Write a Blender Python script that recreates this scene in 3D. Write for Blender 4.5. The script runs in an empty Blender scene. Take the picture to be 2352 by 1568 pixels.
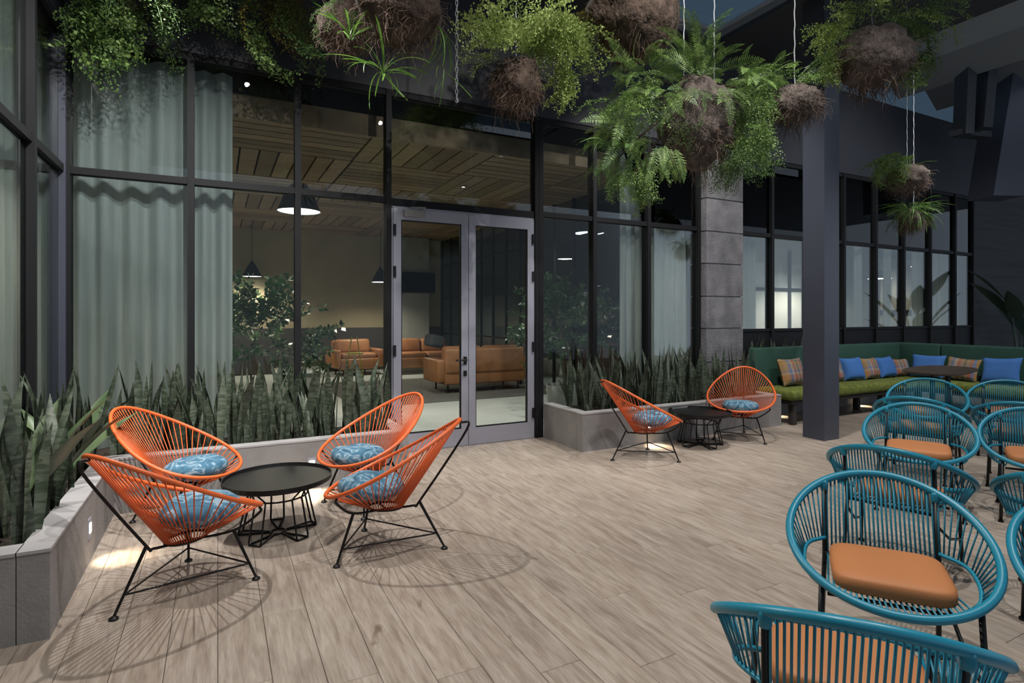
import bpy, bmesh, math, random
from math import sin, cos, pi, radians, sqrt, atan2
from mathutils import Vector, Matrix, Quaternion, noise

SC = bpy.context.scene
COL = SC.collection
random.seed(7)

# ------------------------------------------------------------------ camera, sky, lamps, exposure
cam = bpy.data.cameras.new('camera'); camo = bpy.data.objects.new('camera', cam); COL.objects.link(camo)
cam.sensor_width = 36.0; cam.lens = 36.0 * 1306 / 2352; cam.shift_y = -62 / 2352
cam.clip_start = 0.05; cam.clip_end = 200
camo.location = (0, 0, 1.5); camo.rotation_euler = (radians(90), 0, -radians(27.36))
SC.camera = camo
SC.view_settings.view_transform = 'Standard'; SC.view_settings.look = 'None'
SC.view_settings.gamma = 1.0; SC.view_settings.use_curve_mapping = False
SC.view_settings.exposure = 0.35
SC.cycles.transparent_max_bounces = 32

world = bpy.data.worlds.new('night_sky'); SC.world = world; world.use_nodes = True
bg = world.node_tree.nodes['Background']
bg.inputs['Color'].default_value = (0.60, 0.72, 0.88, 1); bg.inputs['Strength'].default_value = 0.50

CEIL = 5.3          # height of the terrace ceiling
GV = 6.05           # plane of the main glass wall
GU = -1.18          # plane of the side glass wall
GTOP, TRAN = 3.88, 2.73
# the terrace's ceiling spotlights, then added unseen fill spots: position, target, watts, cone, colour (fixtures are built with the objects)
COOL = (1.0, 0.96, 0.92)
SPOTS = [((-0.15, 5.0, 4.85), (0.2, 3.4, 0), 350, 95, COOL),
         ((1.3, 1.6, 5.0), (1.6, 2.6, 0), 300, 100, COOL),
         ((2.6, 4.9, 4.95), (2.4, 3.0, 0), 40, 95, COOL),
         ((4.6, 3.9, 5.1), (4.7, 4.2, 0), 150, 90, COOL),
         ((3.6, 1.2, 5.0), (3.4, 1.6, 0), 250, 100, COOL),
         ((7.2, 2.2, 5.0), (7.4, 3.2, 0), 170, 90, COOL),
         ((8.2, 2.6, 5.0), (9.2, 4.8, 0), 190, 85, COOL),
         ((.4, 2.6, 5.0), (-.5, 6.0, 1.1), 430, 70, COOL),  # from here on: unseen fills added to brighten curtains, glass and ferns
         ((4.9, 3.8, 5.1), (5.5, 6.0, 1.5), 300, 90, COOL),
         ((8.3, 1.8, 5.0), (9.6, 6.0, 2.4), 280, 75, COOL),
         ((.6, 1.8, 5.0), (-1.25, 5.1, 1.9), 480, 60, COOL),
         ((2.7, 1.5, 5.1), (3.1, 3.7, 3.4), 330, 75, COOL)]

# ------------------------------------------------------------------ materials
def mat(name, col, rough=0.5, metal=0.0, col2=None, scale=6.0, stretch=(1, 1, 1), detail=4.0, bump=0.0, bscale=40.0,
        rnd=0.0, lo=0.35, hi=0.65, spec=0.5, transl=0.0, distort=0.0):
    m = bpy.data.materials.new(name); m.use_nodes = True
    nt = m.node_tree; N = nt.nodes; L = nt.links
    p = N['Principled BSDF']; p.inputs['Base Color'].default_value = (*col, 1)
    p.inputs['Roughness'].default_value = rough; p.inputs['Metallic'].default_value = metal
    p.inputs['Specular IOR Level'].default_value = spec
    tc = N.new('ShaderNodeTexCoord'); oi = N.new('ShaderNodeObjectInfo')
    mp = N.new('ShaderNodeMapping'); mp.inputs['Scale'].default_value = stretch
    L.new(tc.outputs['Object'], mp.inputs['Vector'])
    va = N.new('ShaderNodeVectorMath'); va.operation = 'ADD'
    sc_ = N.new('ShaderNodeMath'); sc_.operation = 'MULTIPLY'; sc_.inputs[1].default_value = 37.0
    L.new(oi.outputs['Random'], sc_.inputs[0]); L.new(mp.outputs[0], va.inputs[0]); L.new(sc_.outputs[0], va.inputs[1])
    out = None
    if col2 is not None:
        nz = N.new('ShaderNodeTexNoise'); nz.inputs['Scale'].default_value = scale; nz.inputs['Detail'].default_value = detail
        nz.inputs['Distortion'].default_value = distort
        L.new(va.outputs[0], nz.inputs['Vector'])
        mr = N.new('ShaderNodeMapRange'); mr.inputs['From Min'].default_value = lo; mr.inputs['From Max'].default_value = hi
        L.new(nz.outputs['Fac'], mr.inputs['Value'])
        mx = N.new('ShaderNodeMix'); mx.data_type = 'RGBA'
        mx.inputs['A'].default_value = (*col, 1); mx.inputs['B'].default_value = (*col2, 1)
        L.new(mr.outputs[0], mx.inputs['Factor']); out = mx.outputs['Result']
    if rnd > 0:
        hs = N.new('ShaderNodeHueSaturation')
        mr2 = N.new('ShaderNodeMapRange'); mr2.inputs['To Min'].default_value = 1 - rnd; mr2.inputs['To Max'].default_value = 1 + rnd
        L.new(oi.outputs['Random'], mr2.inputs['Value']); L.new(mr2.outputs[0], hs.inputs['Value'])
        if out: L.new(out, hs.inputs['Color'])
        else: hs.inputs['Color'].default_value = (*col, 1)
        out = hs.outputs['Color']
    if out: L.new(out, p.inputs['Base Color'])
    if bump > 0:
        nb = N.new('ShaderNodeTexNoise'); nb.inputs['Scale'].default_value = bscale; nb.inputs['Detail'].default_value = 3
        L.new(va.outputs[0], nb.inputs['Vector'])
        b = N.new('ShaderNodeBump'); b.inputs['Strength'].default_value = bump; b.inputs['Distance'].default_value = 0.02
        L.new(nb.outputs['Fac'], b.inputs['Height']); L.new(b.outputs[0], p.inputs['Normal'])
    if transl > 0:
        t = N.new('ShaderNodeBsdfTranslucent'); t.inputs['Color'].default_value = (*(col2 or col), 1)
        if out: L.new(out, t.inputs['Color'])
        ms = N.new('ShaderNodeMixShader'); ms.inputs[0].default_value = transl
        L.new(p.outputs[0], ms.inputs[1]); L.new(t.outputs[0], ms.inputs[2])
        L.new(ms.outputs[0], N['Material Output'].inputs['Surface'])
    return m

def emit(name, col, strength):
    m = bpy.data.materials.new(name); m.use_nodes = True
    p = m.node_tree.nodes['Principled BSDF']
    p.inputs['Base Color'].default_value = (0.8, 0.8, 0.8, 1)
    p.inputs['Emission Color'].default_value = (*col, 1); p.inputs['Emission Strength'].default_value = strength
    return m

def glass_mat(name, tint, refl=1.0):
    m = bpy.data.materials.new(name); m.use_nodes = True
    nt = m.node_tree; N = nt.nodes; L = nt.links
    N.remove(N['Principled BSDF'])
    tr = N.new('ShaderNodeBsdfTransparent'); tr.inputs['Color'].default_value = (*tint, 1)
    gl = N.new('ShaderNodeBsdfGlossy'); gl.inputs['Roughness'].default_value = 0.0
    fr = N.new('ShaderNodeFresnel'); fr.inputs['IOR'].default_value = 1.52
    mu = N.new('ShaderNodeMath'); mu.operation = 'MULTIPLY'; mu.inputs[1].default_value = refl; mu.use_clamp = True
    L.new(fr.outputs[0], mu.inputs[0])
    mx = N.new('ShaderNodeMixShader'); L.new(mu.outputs[0], mx.inputs[0])
    L.new(tr.outputs[0], mx.inputs[1]); L.new(gl.outputs[0], mx.inputs[2])
    L.new(mx.outputs[0], N['Material Output'].inputs['Surface'])
    return m

def plaid_mat(name, flip):
    m = bpy.data.materials.new(name); m.use_nodes = True
    nt = m.node_tree; N = nt.nodes; L = nt.links; p = N['Principled BSDF']; p.inputs['Roughness'].default_value = 0.9
    tc = N.new('ShaderNodeTexCoord'); sx = N.new('ShaderNodeSeparateXYZ'); L.new(tc.outputs['Object'], sx.inputs[0])
    def ramp(axis, stops, sc):
        a = N.new('ShaderNodeMath'); a.operation = 'MULTIPLY_ADD'; a.inputs[1].default_value = sc; a.inputs[2].default_value = 0.5
        L.new(sx.outputs[axis], a.inputs[0])
        r = N.new('ShaderNodeValToRGB'); r.color_ramp.interpolation = 'CONSTANT'
        for i, (q, c) in enumerate(stops):
            e = r.color_ramp.elements[i] if i < 2 else r.color_ramp.elements.new(q)
            e.position = q; e.color = (*c, 1)
        L.new(a.outputs[0], r.inputs[0]); return r.outputs[0]
    tan, red, blue, gold, grn, cream = (.25, .19, .14), (.30, .09, .055), (.07, .15, .31), (.34, .20, .06), (.045, .07, .05), (.32, .28, .23)
    A = ramp(0, [(0, gold), (.13, tan), (.22, blue), (.30, cream), (.40, red), (.50, tan), (.60, grn), (.65, tan), (.76, red), (.84, blue), (.92, gold)], 2.2 if not flip else -2.2)
    B = ramp(1, [(0, tan), (.18, grn), (.22, red), (.38, cream), (.46, blue), (.52, tan), (.72, gold), (.8, grn), (.84, tan)], 2.2)
    mx = N.new('ShaderNodeMix'); mx.data_type = 'RGBA'; mx.inputs['Factor'].default_value = 0.38
    L.new(A, mx.inputs['A']); L.new(B, mx.inputs['B']); L.new(mx.outputs['Result'], p.inputs['Base Color'])
    return m

def swirl_mat(name):
    m = bpy.data.materials.new(name); m.use_nodes = True
    nt = m.node_tree; N = nt.nodes; L = nt.links; p = N['Principled BSDF']; p.inputs['Roughness'].default_value = 0.8
    tc = N.new('ShaderNodeTexCoord'); oi = N.new('ShaderNodeObjectInfo')
    va = N.new('ShaderNodeVectorMath'); va.operation = 'ADD'
    k = N.new('ShaderNodeMath'); k.operation = 'MULTIPLY'; k.inputs[1].default_value = 23; L.new(oi.outputs['Random'], k.inputs[0])
    L.new(tc.outputs['Object'], va.inputs[0]); L.new(k.outputs[0], va.inputs[1])
    nz = N.new('ShaderNodeTexNoise'); nz.inputs['Scale'].default_value = 5.5; nz.inputs['Detail'].default_value = 3
    nz.inputs['Distortion'].default_value = 2.6; L.new(va.outputs[0], nz.inputs['Vector'])
    r = N.new('ShaderNodeValToRGB')
    st = [(0.30, (.022, .075, .13)), (.42, (.04, .135, .225)), (.50, (.065, .19, .29)), (.55, (.33, .44, .52)), (.60, (.07, .20, .30)), (.72, (.035, .115, .20))]
    for i, (q, c) in enumerate(st):
        e = r.color_ramp.elements[i] if i < 2 else r.color_ramp.elements.new(q)
        e.position = q; e.color = (*c, 1)
    L.new(nz.outputs['Fac'], r.inputs[0]); L.new(r.outputs[0], p.inputs['Base Color'])
    return m

def plank_mat(name):
    m = bpy.data.materials.new(name); m.use_nodes = True
    nt = m.node_tree; N = nt.nodes; L = nt.links; p = N['Principled BSDF']
    p.inputs['Roughness'].default_value = 0.42; p.inputs['Specular IOR Level'].default_value = 0.45
    tc = N.new('ShaderNodeTexCoord'); oi = N.new('ShaderNodeObjectInfo')
    k = N.new('ShaderNodeMath'); k.operation = 'MULTIPLY'; k.inputs[1].default_value = 61; L.new(oi.outputs['Random'], k.inputs[0])
    def nz(scale, stretch, detail, dist=0.0):
        mp = N.new('ShaderNodeMapping'); mp.inputs['Scale'].default_value = stretch
        va = N.new('ShaderNodeVectorMath'); va.operation = 'ADD'
        L.new(tc.outputs['Object'], va.inputs[0]); L.new(k.outputs[0], va.inputs[1]); L.new(va.outputs[0], mp.inputs[0])
        n = N.new('ShaderNodeTexNoise'); n.inputs['Scale'].default_value = scale; n.inputs['Detail'].default_value = detail
        n.inputs['Distortion'].default_value = dist; L.new(mp.outputs[0], n.inputs['Vector']); return n.outputs['Fac']
    def ramp(src, st):
        r = N.new('ShaderNodeValToRGB')
        for i, (q, c) in enumerate(st):
            e = r.color_ramp.elements[i] if i < 2 else r.color_ramp.elements.new(q)
            e.position = q; e.color = (*c, 1)
        L.new(src, r.inputs[0]); return r.outputs[0]
    grain = ramp(nz(5.0, (6, .7, 1), 6, .6), [(.28, (.275, .22, .175)), (.45, (.37, .305, .25)), (.58, (.43, .365, .305)), (.75, (.49, .425, .365))])
    fine = ramp(nz(30, (5, .35, 1), 3), [(.3, (.80, .80, .80)), (.6, (1, 1, 1))])
    knot = ramp(nz(4.2, (2.2, .9, 1), 3, 1.2), [(.20, (.55, .49, .45)), (.30, (1, 1, 1))])
    def mul(a, b):
        x = N.new('ShaderNodeMix'); x.data_type = 'RGBA'; x.blend_type = 'MULTIPLY'; x.inputs['Factor'].default_value = 1
        L.new(a, x.inputs['A']); L.new(b, x.inputs['B']); return x.outputs['Result']
    c = mul(mul(grain, fine), knot)
    hs = N.new('ShaderNodeHueSaturation'); mr = N.new('ShaderNodeMapRange')
    mr.inputs['To Min'].default_value = .93; mr.inputs['To Max'].default_value = 1.07
    L.new(oi.outputs['Random'], mr.inputs['Value']); L.new(mr.outputs[0], hs.inputs['Value']); L.new(c, hs.inputs['Color'])
    L.new(hs.outputs['Color'], p.inputs['Base Color'])
    b = N.new('ShaderNodeBump'); b.inputs['Strength'].default_value = .12; b.inputs['Distance'].default_value = .004
    L.new(fine, b.inputs['Height']); L.new(b.outputs[0], p.inputs['Normal'])
    return m

MT = {
 'plank': plank_mat('wood_plank'),
 'joint': mat('plank_joint', (.06, .05, .045), .9),
 'concrete': mat('planter_concrete', (.235, .225, .22), .75, col2=(.29, .28, .275), scale=5, detail=8, bump=.15, bscale=60),
 'cap': mat('planter_cap', (.34, .335, .34), .6, col2=(.42, .41, .415), scale=4, detail=8),
 'soil': mat('soil', (.025, .018, .013), .95, col2=(.06, .04, .03), scale=30, bump=.8, bscale=80),
 'steel': mat('dark_steel', (.009, .0095, .0115), .6, 0.0, spec=.25),
 'alu': mat('door_aluminium', (.36, .36, .42), .42, .25),
 'black': mat('black_metal', (.008, .008, .009), .42, .3),
 'glass': glass_mat('clear_glass', (.88, .91, .90), .48),
 'doorglass': glass_mat('door_glass', (.93, .96, .95), .28),
 'curtain': mat('sheer_curtain', (.38, .43, .44), .9, col2=(.44, .49, .50), scale=5, stretch=(6, 6, .3), transl=.45),
 'fascia': mat('fascia_paint', (.027, .029, .038), .55, col2=(.030, .032, .042), scale=2),
 'ceilpaint': mat('ceiling_paint', (.032, .034, .040), .6),
 'band': mat('skylight_band', (.20, .21, .22), .5),
 'columnpaint': mat('column_paint', (.058, .064, .088), .35),
 'stone': mat('grey_stone', (.12, .118, .127), .85, col2=(.20, .195, .207), scale=4, detail=10, rnd=.18, bump=.4, bscale=35),
 'mortar': mat('mortar', (.28, .28, .29), .9),
 'board': mat('dark_render', (.06, .062, .066), .85, col2=(.085, .086, .09), scale=2, stretch=(.3, .3, 5), bump=.2),
 'orange': mat('orange_cord', (.74, .125, .028), .42, rnd=.06),
 'orangerim': mat('orange_rim', (.80, .15, .035), .38),
 'blue': mat('blue_cord', (.012, .20, .30), .40, rnd=.10),
 'bluerim': mat('blue_rim', (.012, .22, .33), .36),
 'tan': mat('tan_pad', (.46, .175, .058), .62, bump=.05, bscale=120, rnd=.06),
 'swirl': swirl_mat('blue_swirl_fabric'),
 'felt': mat('green_felt', (.016, .060, .043), .85, col2=(.019, .070, .050), scale=3),
 'lime': mat('lime_velvet', (.095, .125, .020), .95, col2=(.18, .21, .042), scale=16, bump=.4, bscale=60),
 'cobalt': mat('cobalt_cotton', (.045, .155, .44), .85, bump=.1, bscale=6),
 'plaid': plaid_mat('plaid_weave', False), 'plaid2': plaid_mat('plaid_weave_reversed', True),
 'tabletop': mat('walnut_top', (.045, .032, .025), .45, col2=(.06, .042, .033), scale=5, stretch=(1, 8, 1)),
 'rootball': mat('root_ball', (.035, .022, .016), .95, col2=(.10, .068, .05), scale=14, detail=8, bump=1.0, bscale=30),
 'rootball2': mat('grey_root_ball', (.05, .038, .032), .95, col2=(.125, .10, .088), scale=14, detail=8, bump=1.0, bscale=30),
 'roots': mat('dry_roots', (.12, .08, .06), .9, rnd=.3),
 'wire': mat('hanging_wire', (.45, .47, .50), .5, .3),
 'fern_lime': mat('fern_lime', (.21, .30, .07), .6, col2=(.38, .47, .15), scale=9, rnd=.25, transl=.3),
 'fern_green': mat('fern_green', (.08, .16, .04), .5, col2=(.22, .33, .09), scale=8, rnd=.3, transl=.28),
 'fern_dark': mat('fern_dark', (.05, .115, .032), .6, col2=(.13, .22, .06), scale=9, rnd=.25, transl=.28),
 'fern_olive': mat('fern_olive', (.11, .12, .02), .6, col2=(.22, .17, .035), scale=6, rnd=.25, transl=.28),
 'strap': mat('strap_leaf', (.06, .16, .02), .45, col2=(.15, .29, .05), scale=4, rnd=.2, transl=.25),
 'sansev': mat('snake_plant', (.032, .048, .028), .5, col2=(.095, .115, .082), scale=9, stretch=(1, 1, 3.0), lo=.42, hi=.62, rnd=.3, distort=.8),
 'broad': mat('broad_leaf', (.05, .085, .035), .4, col2=(.10, .14, .07), scale=5, rnd=.25),
 'banana': mat('banana_leaf', (.022, .048, .034), .45, col2=(.036, .07, .048), scale=4),
 'bushleaf': mat('bush_leaf', (.022, .055, .022), .32, col2=(.05, .105, .035), scale=12, rnd=.35),
 'bark': mat('bark', (.05, .035, .025), .9),
 'leather': mat('brown_leather', (.27, .115, .045), .42, col2=(.34, .155, .07), scale=4, bump=.05),
 'leatherdark': mat('sofa_base', (.05, .035, .028), .6),
 'beige': mat('beige_plaster', (.30, .26, .165), .9, col2=(.335, .29, .19), scale=1.5),
 'wainscot': mat('dark_wainscot', (.035, .032, .030), .7),
 'slat': mat('ceiling_slat', (.155, .110, .070), .75, col2=(.225, .165, .11), scale=6, stretch=(.6, 6, 1), rnd=.3),
 'slatback': mat('ceiling_void', (.012, .010, .009), .9),
 'lightfloor': mat('polished_concrete', (.55, .60, .60), .22, col2=(.60, .65, .64), scale=1.5),
 'rug': mat('grey_rug', (.085, .083, .082), .95, col2=(.12, .118, .115), scale=20),
 'greywall': mat('grey_partition', (.105, .125, .125), .8), 'whitewall': mat('white_partition', (.62, .66, .68), .7),
 'colgrey': mat('concrete_column', (.22, .235, .225), .8, col2=(.26, .27, .26), scale=2),
 'screen': mat('tv_screen', (.002, .002, .003), .35, spec=.1),
 'lampblack': mat('lamp_shade', (.02, .02, .022), .6), 'lampwhite': mat('lamp_inside', (.8, .8, .78), .6),
 'bulb': emit('lamp_glow', (1, .96, .88), 9.0), 'steplens': emit('step_light_lens', (1, .9, .74), 14.0),
 'darkfabric': mat('charcoal_fabric', (.06, .068, .075), .9), 'yellow': mat('yellow_paint', (.32, .30, .02), .5),
 'frost': glass_mat('frosted_blue', (.45, .52, .62), .4), 'partglass': glass_mat('partition_glass', (.62, .66, .66), .25), 'glassup': glass_mat('clear_glass_upper', (.88, .91, .90), 1.25),
 'skyglass': glass_mat('skylight_glass', (.42, .50, .55), .6),
 'woodbar': mat('bar_wood', (.12, .07, .04), .6),
}

# ------------------------------------------------------------------ mesh helpers
class MB:
    def __init__(s): s.v, s.f = [], []
    def add(s, vs, fs):
        o = len(s.v); s.v += [tuple(v) for v in vs]; s.f += [tuple(i + o for i in f) for f in fs]; return s
    def box(s, a, b):
        (x0, y0, z0), (x1, y1, z1) = a, b
        return s.add([(x0, y0, z0), (x1, y0, z0), (x1, y1, z0), (x0, y1, z0), (x0, y0, z1), (x1, y0, z1), (x1, y1, z1), (x0, y1, z1)],
                     [(0, 3, 2, 1), (4, 5, 6, 7), (0, 1, 5, 4), (1, 2, 6, 5), (2, 3, 7, 6), (3, 0, 4, 7)])
    def tube(s, pts, r, n=6, closed=False, caps=True):
        pts = [Vector(p) for p in pts]; k = len(pts)
        rr = r if isinstance(r, (list, tuple)) else [r] * k
        tang = []
        for i in range(k):
            a = pts[(i - 1) % k] if (closed or i > 0) else pts[i]; b = pts[(i + 1) % k] if (closed or i < k - 1) else pts[i]
            t = (b - a); tang.append(t.normalized() if t.length > 1e-9 else Vector((0, 0, 1)))
        up = Vector((0, 0, 1)) if abs(tang[0].z) < .9 else Vector((1, 0, 0))
        nrm = (up - tang[0] * up.dot(tang[0])).normalized()
        vs = []
        for i in range(k):
            t = tang[i]; nrm = (nrm - t * nrm.dot(t))
            nrm = nrm.normalized() if nrm.length > 1e-6 else t.orthogonal().normalized()
            bn = t.cross(nrm)
            for j in range(n):
                a = 2 * pi * j / n
                vs.append(pts[i] + (nrm * cos(a) + bn * sin(a)) * rr[i])
        fs = []
        for i in range(k if closed else k - 1):
            for j in range(n):
                i2 = (i + 1) % k; j2 = (j + 1) % n
                fs.append((i * n + j, i * n + j2, i2 * n + j2, i2 * n + j))
        if caps and not closed:
            fs.append(tuple(range(n - 1, -1, -1))); fs.append(tuple((k - 1) * n + j for j in range(n)))
        return s.add(vs, fs)
    def lathe(s, prof, n=24, c=(0, 0, 0)):
        vs = [(c[0] + r * cos(2 * pi * j / n), c[1] + r * sin(2 * pi * j / n), c[2] + z) for r, z in prof for j in range(n)]
        fs = [(i * n + j, i * n + (j + 1) % n, (i + 1) * n + (j + 1) % n, (i + 1) * n + j) for i in range(len(prof) - 1) for j in range(n)]
        return s.add(vs, fs)
    def sheet(s, fn, nu, nv):
        vs = [fn(i / nu, j / nv) for i in range(nu + 1) for j in range(nv + 1)]
        fs = [(i * (nv + 1) + j, (i + 1) * (nv + 1) + j, (i + 1) * (nv + 1) + j + 1, i * (nv + 1) + j + 1) for i in range(nu) for j in range(nv)]
        return s.add(vs, fs)
    def ellipsoid(s, c, r, e1=1.0, e2=1.0, nu=24, nv=12):
        def sp(w, e): return math.copysign(abs(w) ** e, w)
        vs, fs = [], []
        for i in range(nv + 1):
            la = -pi / 2 + pi * i / nv
            for j in range(nu):
                lo = 2 * pi * j / nu
                vs.append((c[0] + r[0] * sp(cos(la), e1) * sp(cos(lo), e2), c[1] + r[1] * sp(cos(la), e1) * sp(sin(lo), e2), c[2] + r[2] * sp(sin(la), e1)))
        for i in range(nv):
            for j in range(nu):
                fs.append((i * nu + j, i * nu + (j + 1) % nu, (i + 1) * nu + (j + 1) % nu, (i + 1) * nu + j))
        return s.add(vs, fs)
    def xf(s, M):
        s.v = [tuple(M @ Vector(v)) for v in s.v]; return s
    def mesh(s, name, m, smooth=False):
        me = bpy.data.meshes.new(name); me.from_pydata(s.v, [], s.f); me.update()
        if smooth: me.polygons.foreach_set('use_smooth', [True] * len(me.polygons))
        if m: me.materials.append(MT[m])
        return me
    def build(s, name, m, parent=None, smooth=False, loc=None):
        return link(name, s.mesh(name, m, smooth), parent, loc)

def link(name, me, parent=None, loc=None):
    o = bpy.data.objects.new(name, me); COL.objects.link(o)
    if parent: o.parent = parent
    if loc is not None: o.location = loc
    return o

def rbox(name, size, r, m, parent=None, loc=(0, 0, 0), seg=3, rot=None):
    bm = bmesh.new(); bmesh.ops.create_cube(bm, size=1)
    for v in bm.verts: v.co = Vector((v.co.x * size[0], v.co.y * size[1], v.co.z * size[2]))
    bmesh.ops.bevel(bm, geom=list(bm.edges), offset=r, segments=seg, profile=.5, affect='EDGES')
    me = bpy.data.meshes.new(name); bm.to_mesh(me); bm.free()
    me.polygons.foreach_set('use_smooth', [True] * len(me.polygons)); me.materials.append(MT[m])
    o = link(name, me, parent, loc)
    if rot: o.rotation_euler = rot
    return o

def tag(o, label=None, cat=None, group=None, kind=None):
    if label: o['label'] = label
    if cat: o['category'] = cat
    if group: o['group'] = group
    if kind: o['kind'] = kind
    return o

def thing(name, label, cat, loc=(0, 0, 0), rz=0.0, group=None, kind=None):
    o = bpy.data.objects.new(name, None); COL.objects.link(o); o.empty_display_size = .1
    o.location = loc; o.rotation_euler = (0, 0, rz)
    return tag(o, label, cat, group, kind)

def copy_tree(o, parent=None, first=True):
    c = o.copy(); COL.objects.link(c); c.parent = parent
    for ch in KIDS(o): copy_tree(ch, c, False)
    return c
def KIDS(o): return [x for x in o.children]

def bez(pts, n=8):
    """smooth open path through points (Catmull-Rom)"""
    P = [Vector(p) for p in pts]; P = [P[0] * 2 - P[1]] + P + [P[-1] * 2 - P[-2]]
    out = []
    for i in range(1, len(P) - 2):
        for k in range(n):
            t = k / n; a, b, c, d = P[i - 1], P[i], P[i + 1], P[i + 2]
            out.append(.5 * ((2 * b) + (c - a) * t + (2 * a - 5 * b + 4 * c - d) * t * t + (3 * b - a - 3 * c + d) * t ** 3))
    out.append(P[-2]); return out

def to_px(x, y, z):
    X = .8882 * x - .4595 * y; Y = .4595 * x + .8882 * y
    if Y < .2: return None
    return 1176 + 1306 * X / Y, 722 - 1306 * (z - 1.5) / Y, Y

# ================================================================== THE SETTING
# ---- terrace floor: slab and planks
fl = MB().box((-4, -4, -.3), (24, GV, -.014)).build('floor', 'joint')
tag(fl, 'terrace floor of beige wood-look planks running towards the glass doors', 'floor', kind='structure')
PW, PL = .20, 1.25
rest = MB(); made = 0
plank_me = {}
cand = []
for i in range(-16, 100):
    x0 = -1.0 + i * PW
    off = (i * .437) % 1.0 * PL
    for j in range(-3, 8):
        y0 = -.2 + off + j * PL; y1 = min(y0 + PL, GV); y0 = max(y0, -.2)
        if y1 - y0 < .06: continue
        ps = [to_px(x, y, 0) for x in (x0, x0 + PW) for y in (y0, (y0 + y1) / 2, y1)]
        vis = any(q and -30 < q[0] < 2382 and 700 < q[1] < 1600 for q in ps)
        d = min([q[2] for q in ps if q], default=99)
        cand.append((0 if vis else 1, d, x0, y0, y1))
cand.sort()
for n_, (hid, d, x0, y0, y1) in enumerate(cand):
    g = .0009; b = .0018
    if n_ < 300 and not hid:
        key = round(y1 - y0, 3)
        if key not in plank_me:
            mb = MB(); w, l = PW - 2 * g, key - 2 * g
            mb.add([(0, 0, -.014), (w, 0, -.014), (w, l, -.014), (0, l, -.014), (0, 0, -b), (w, 0, -b), (w, l, -b), (0, l, -b),
                    (b, b, 0), (w - b, b, 0), (w - b, l - b, 0), (b, l - b, 0)],
                   [(0, 1, 5, 4), (1, 2, 6, 5), (2, 3, 7, 6), (3, 0, 4, 7), (4, 5, 9, 8), (5, 6, 10, 9), (6, 7, 11, 10), (7, 4, 8, 11), (8, 9, 10, 11)])
            plank_me[key] = mb.mesh('plank', 'plank')
        link('plank', plank_me[key], fl, (x0 + g, y0 + g, 0))
    elif d < 40:
        rest.box((x0 + g, y0 + g, -.014), (x0 + PW - g, y1 - g, 0))
ro = rest.build('planks_beyond', 'plank', fl); tag(ro, kind='stuff')

tag(MB().box((GU - 2.5, GV, -.3), (26, 16.2, 0)).build('floor_inside', 'lightfloor'), 'pale polished concrete floor of the lounge behind the glass', 'floor', kind='structure')

# ---- terrace ceiling with a glazed skylight and an open roof bay
c = MB()
zc0, zc1 = CEIL, CEIL + .06
for a, b in (((-4, -5), (4.3, GV + .2)), ((4.3, 5.76), (6.22, GV + .2)), ((4.3, -5), (6.22, 1.2)), ((6.22, -5), (8.6, GV + .2)), ((8.6, -5), (24, 1.6)), ((14.6, 1.6), (24, GV + .2))):
    c.box((*a, zc0), (*b, zc1))
tag(c.build('ceiling', 'ceilpaint'), 'dark charcoal ceiling over the terrace with skylight openings', 'ceiling', kind='structure')
sk = thing('window_skylight', 'glazed skylight in the ceiling above the hanging plants', 'skylight', (0, 0, 0), kind='structure')
MB().box((6.22, 1.2, zc1), (6.30, 5.76, zc1 + .13)).box((4.22, 1.2, zc1), (4.3, 5.76, zc1 + .13)).box((4.3, 5.76, zc1), (6.22, 5.84, zc1 + .13)).build('well', 'band', sk)
MB().box((6.19, 1.2, zc1 + .09), (6.22, 5.76, zc1 + .13)).box((4.3, 5.73, zc1 + .09), (6.19, 5.76, zc1 + .13)).build('frame', 'wire', sk)
MB().box((4.3, 1.2, zc1 + .13), (6.22, 5.76, zc1 + .14)).build('pane', 'skyglass', sk)
lo = thing('roof_louvre', 'wide grey louvre blades across the roof opening over the green bench', 'louvre', (0, 0, 0), kind='structure')
for u in (9.6, 10.9, 12.2, 13.4):
    b = MB().box((-.36, 3.0, -.03), (.36, GV, .03)); o = b.build('blade', 'band', lo, loc=(u, 0, CEIL + .42)); o.rotation_euler = (0, radians(38), 0)
MB().box((8.6, 1.6, CEIL + 2.0), (14.6, GV + .2, CEIL + 2.06)).build('backing', 'ceilpaint', lo)
MB().box((8.6, GV + .1, CEIL), (14.6, GV + .11, CEIL + 2.0)).build('glazing', 'skyglass', lo)
MB().box((14.5, 1.6, CEIL + .06), (14.6, GV + .1, CEIL + 2.0)).build('end_wall', 'ceilpaint', lo)
tag(MB().box((10.9, 2.6, CEIL + .75), (12.2, 5.15, CEIL + 1.25)).build('trim_beam', 'ceilpaint'), 'dark roof beam over the tapered steel plates', 'beam', kind='structure')

# ---- main wall above the glass, side wall above the glass
tag(MB().box((GU - .2, GV - .05, GTOP + .03), (13.95, GV + .2, CEIL)).build('wall_fascia', 'fascia'), 'dark blue-grey painted wall above the main glass front', 'wall', kind='structure')
tag(MB().box((GU - .25, 1.0, GTOP + .03), (GU + .03, GV - .05, CEIL)).build('wall_side_fascia', 'fascia'), 'dark painted wall above the side glass', 'wall', kind='structure')
tag(MB().box((13.80, GV - .02, -.02), (16.2, GV + .3, 4.6)).build('wall_end', 'board'), 'dark rendered end wall behind the big-leaved plant', 'wall', kind='structure')
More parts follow.
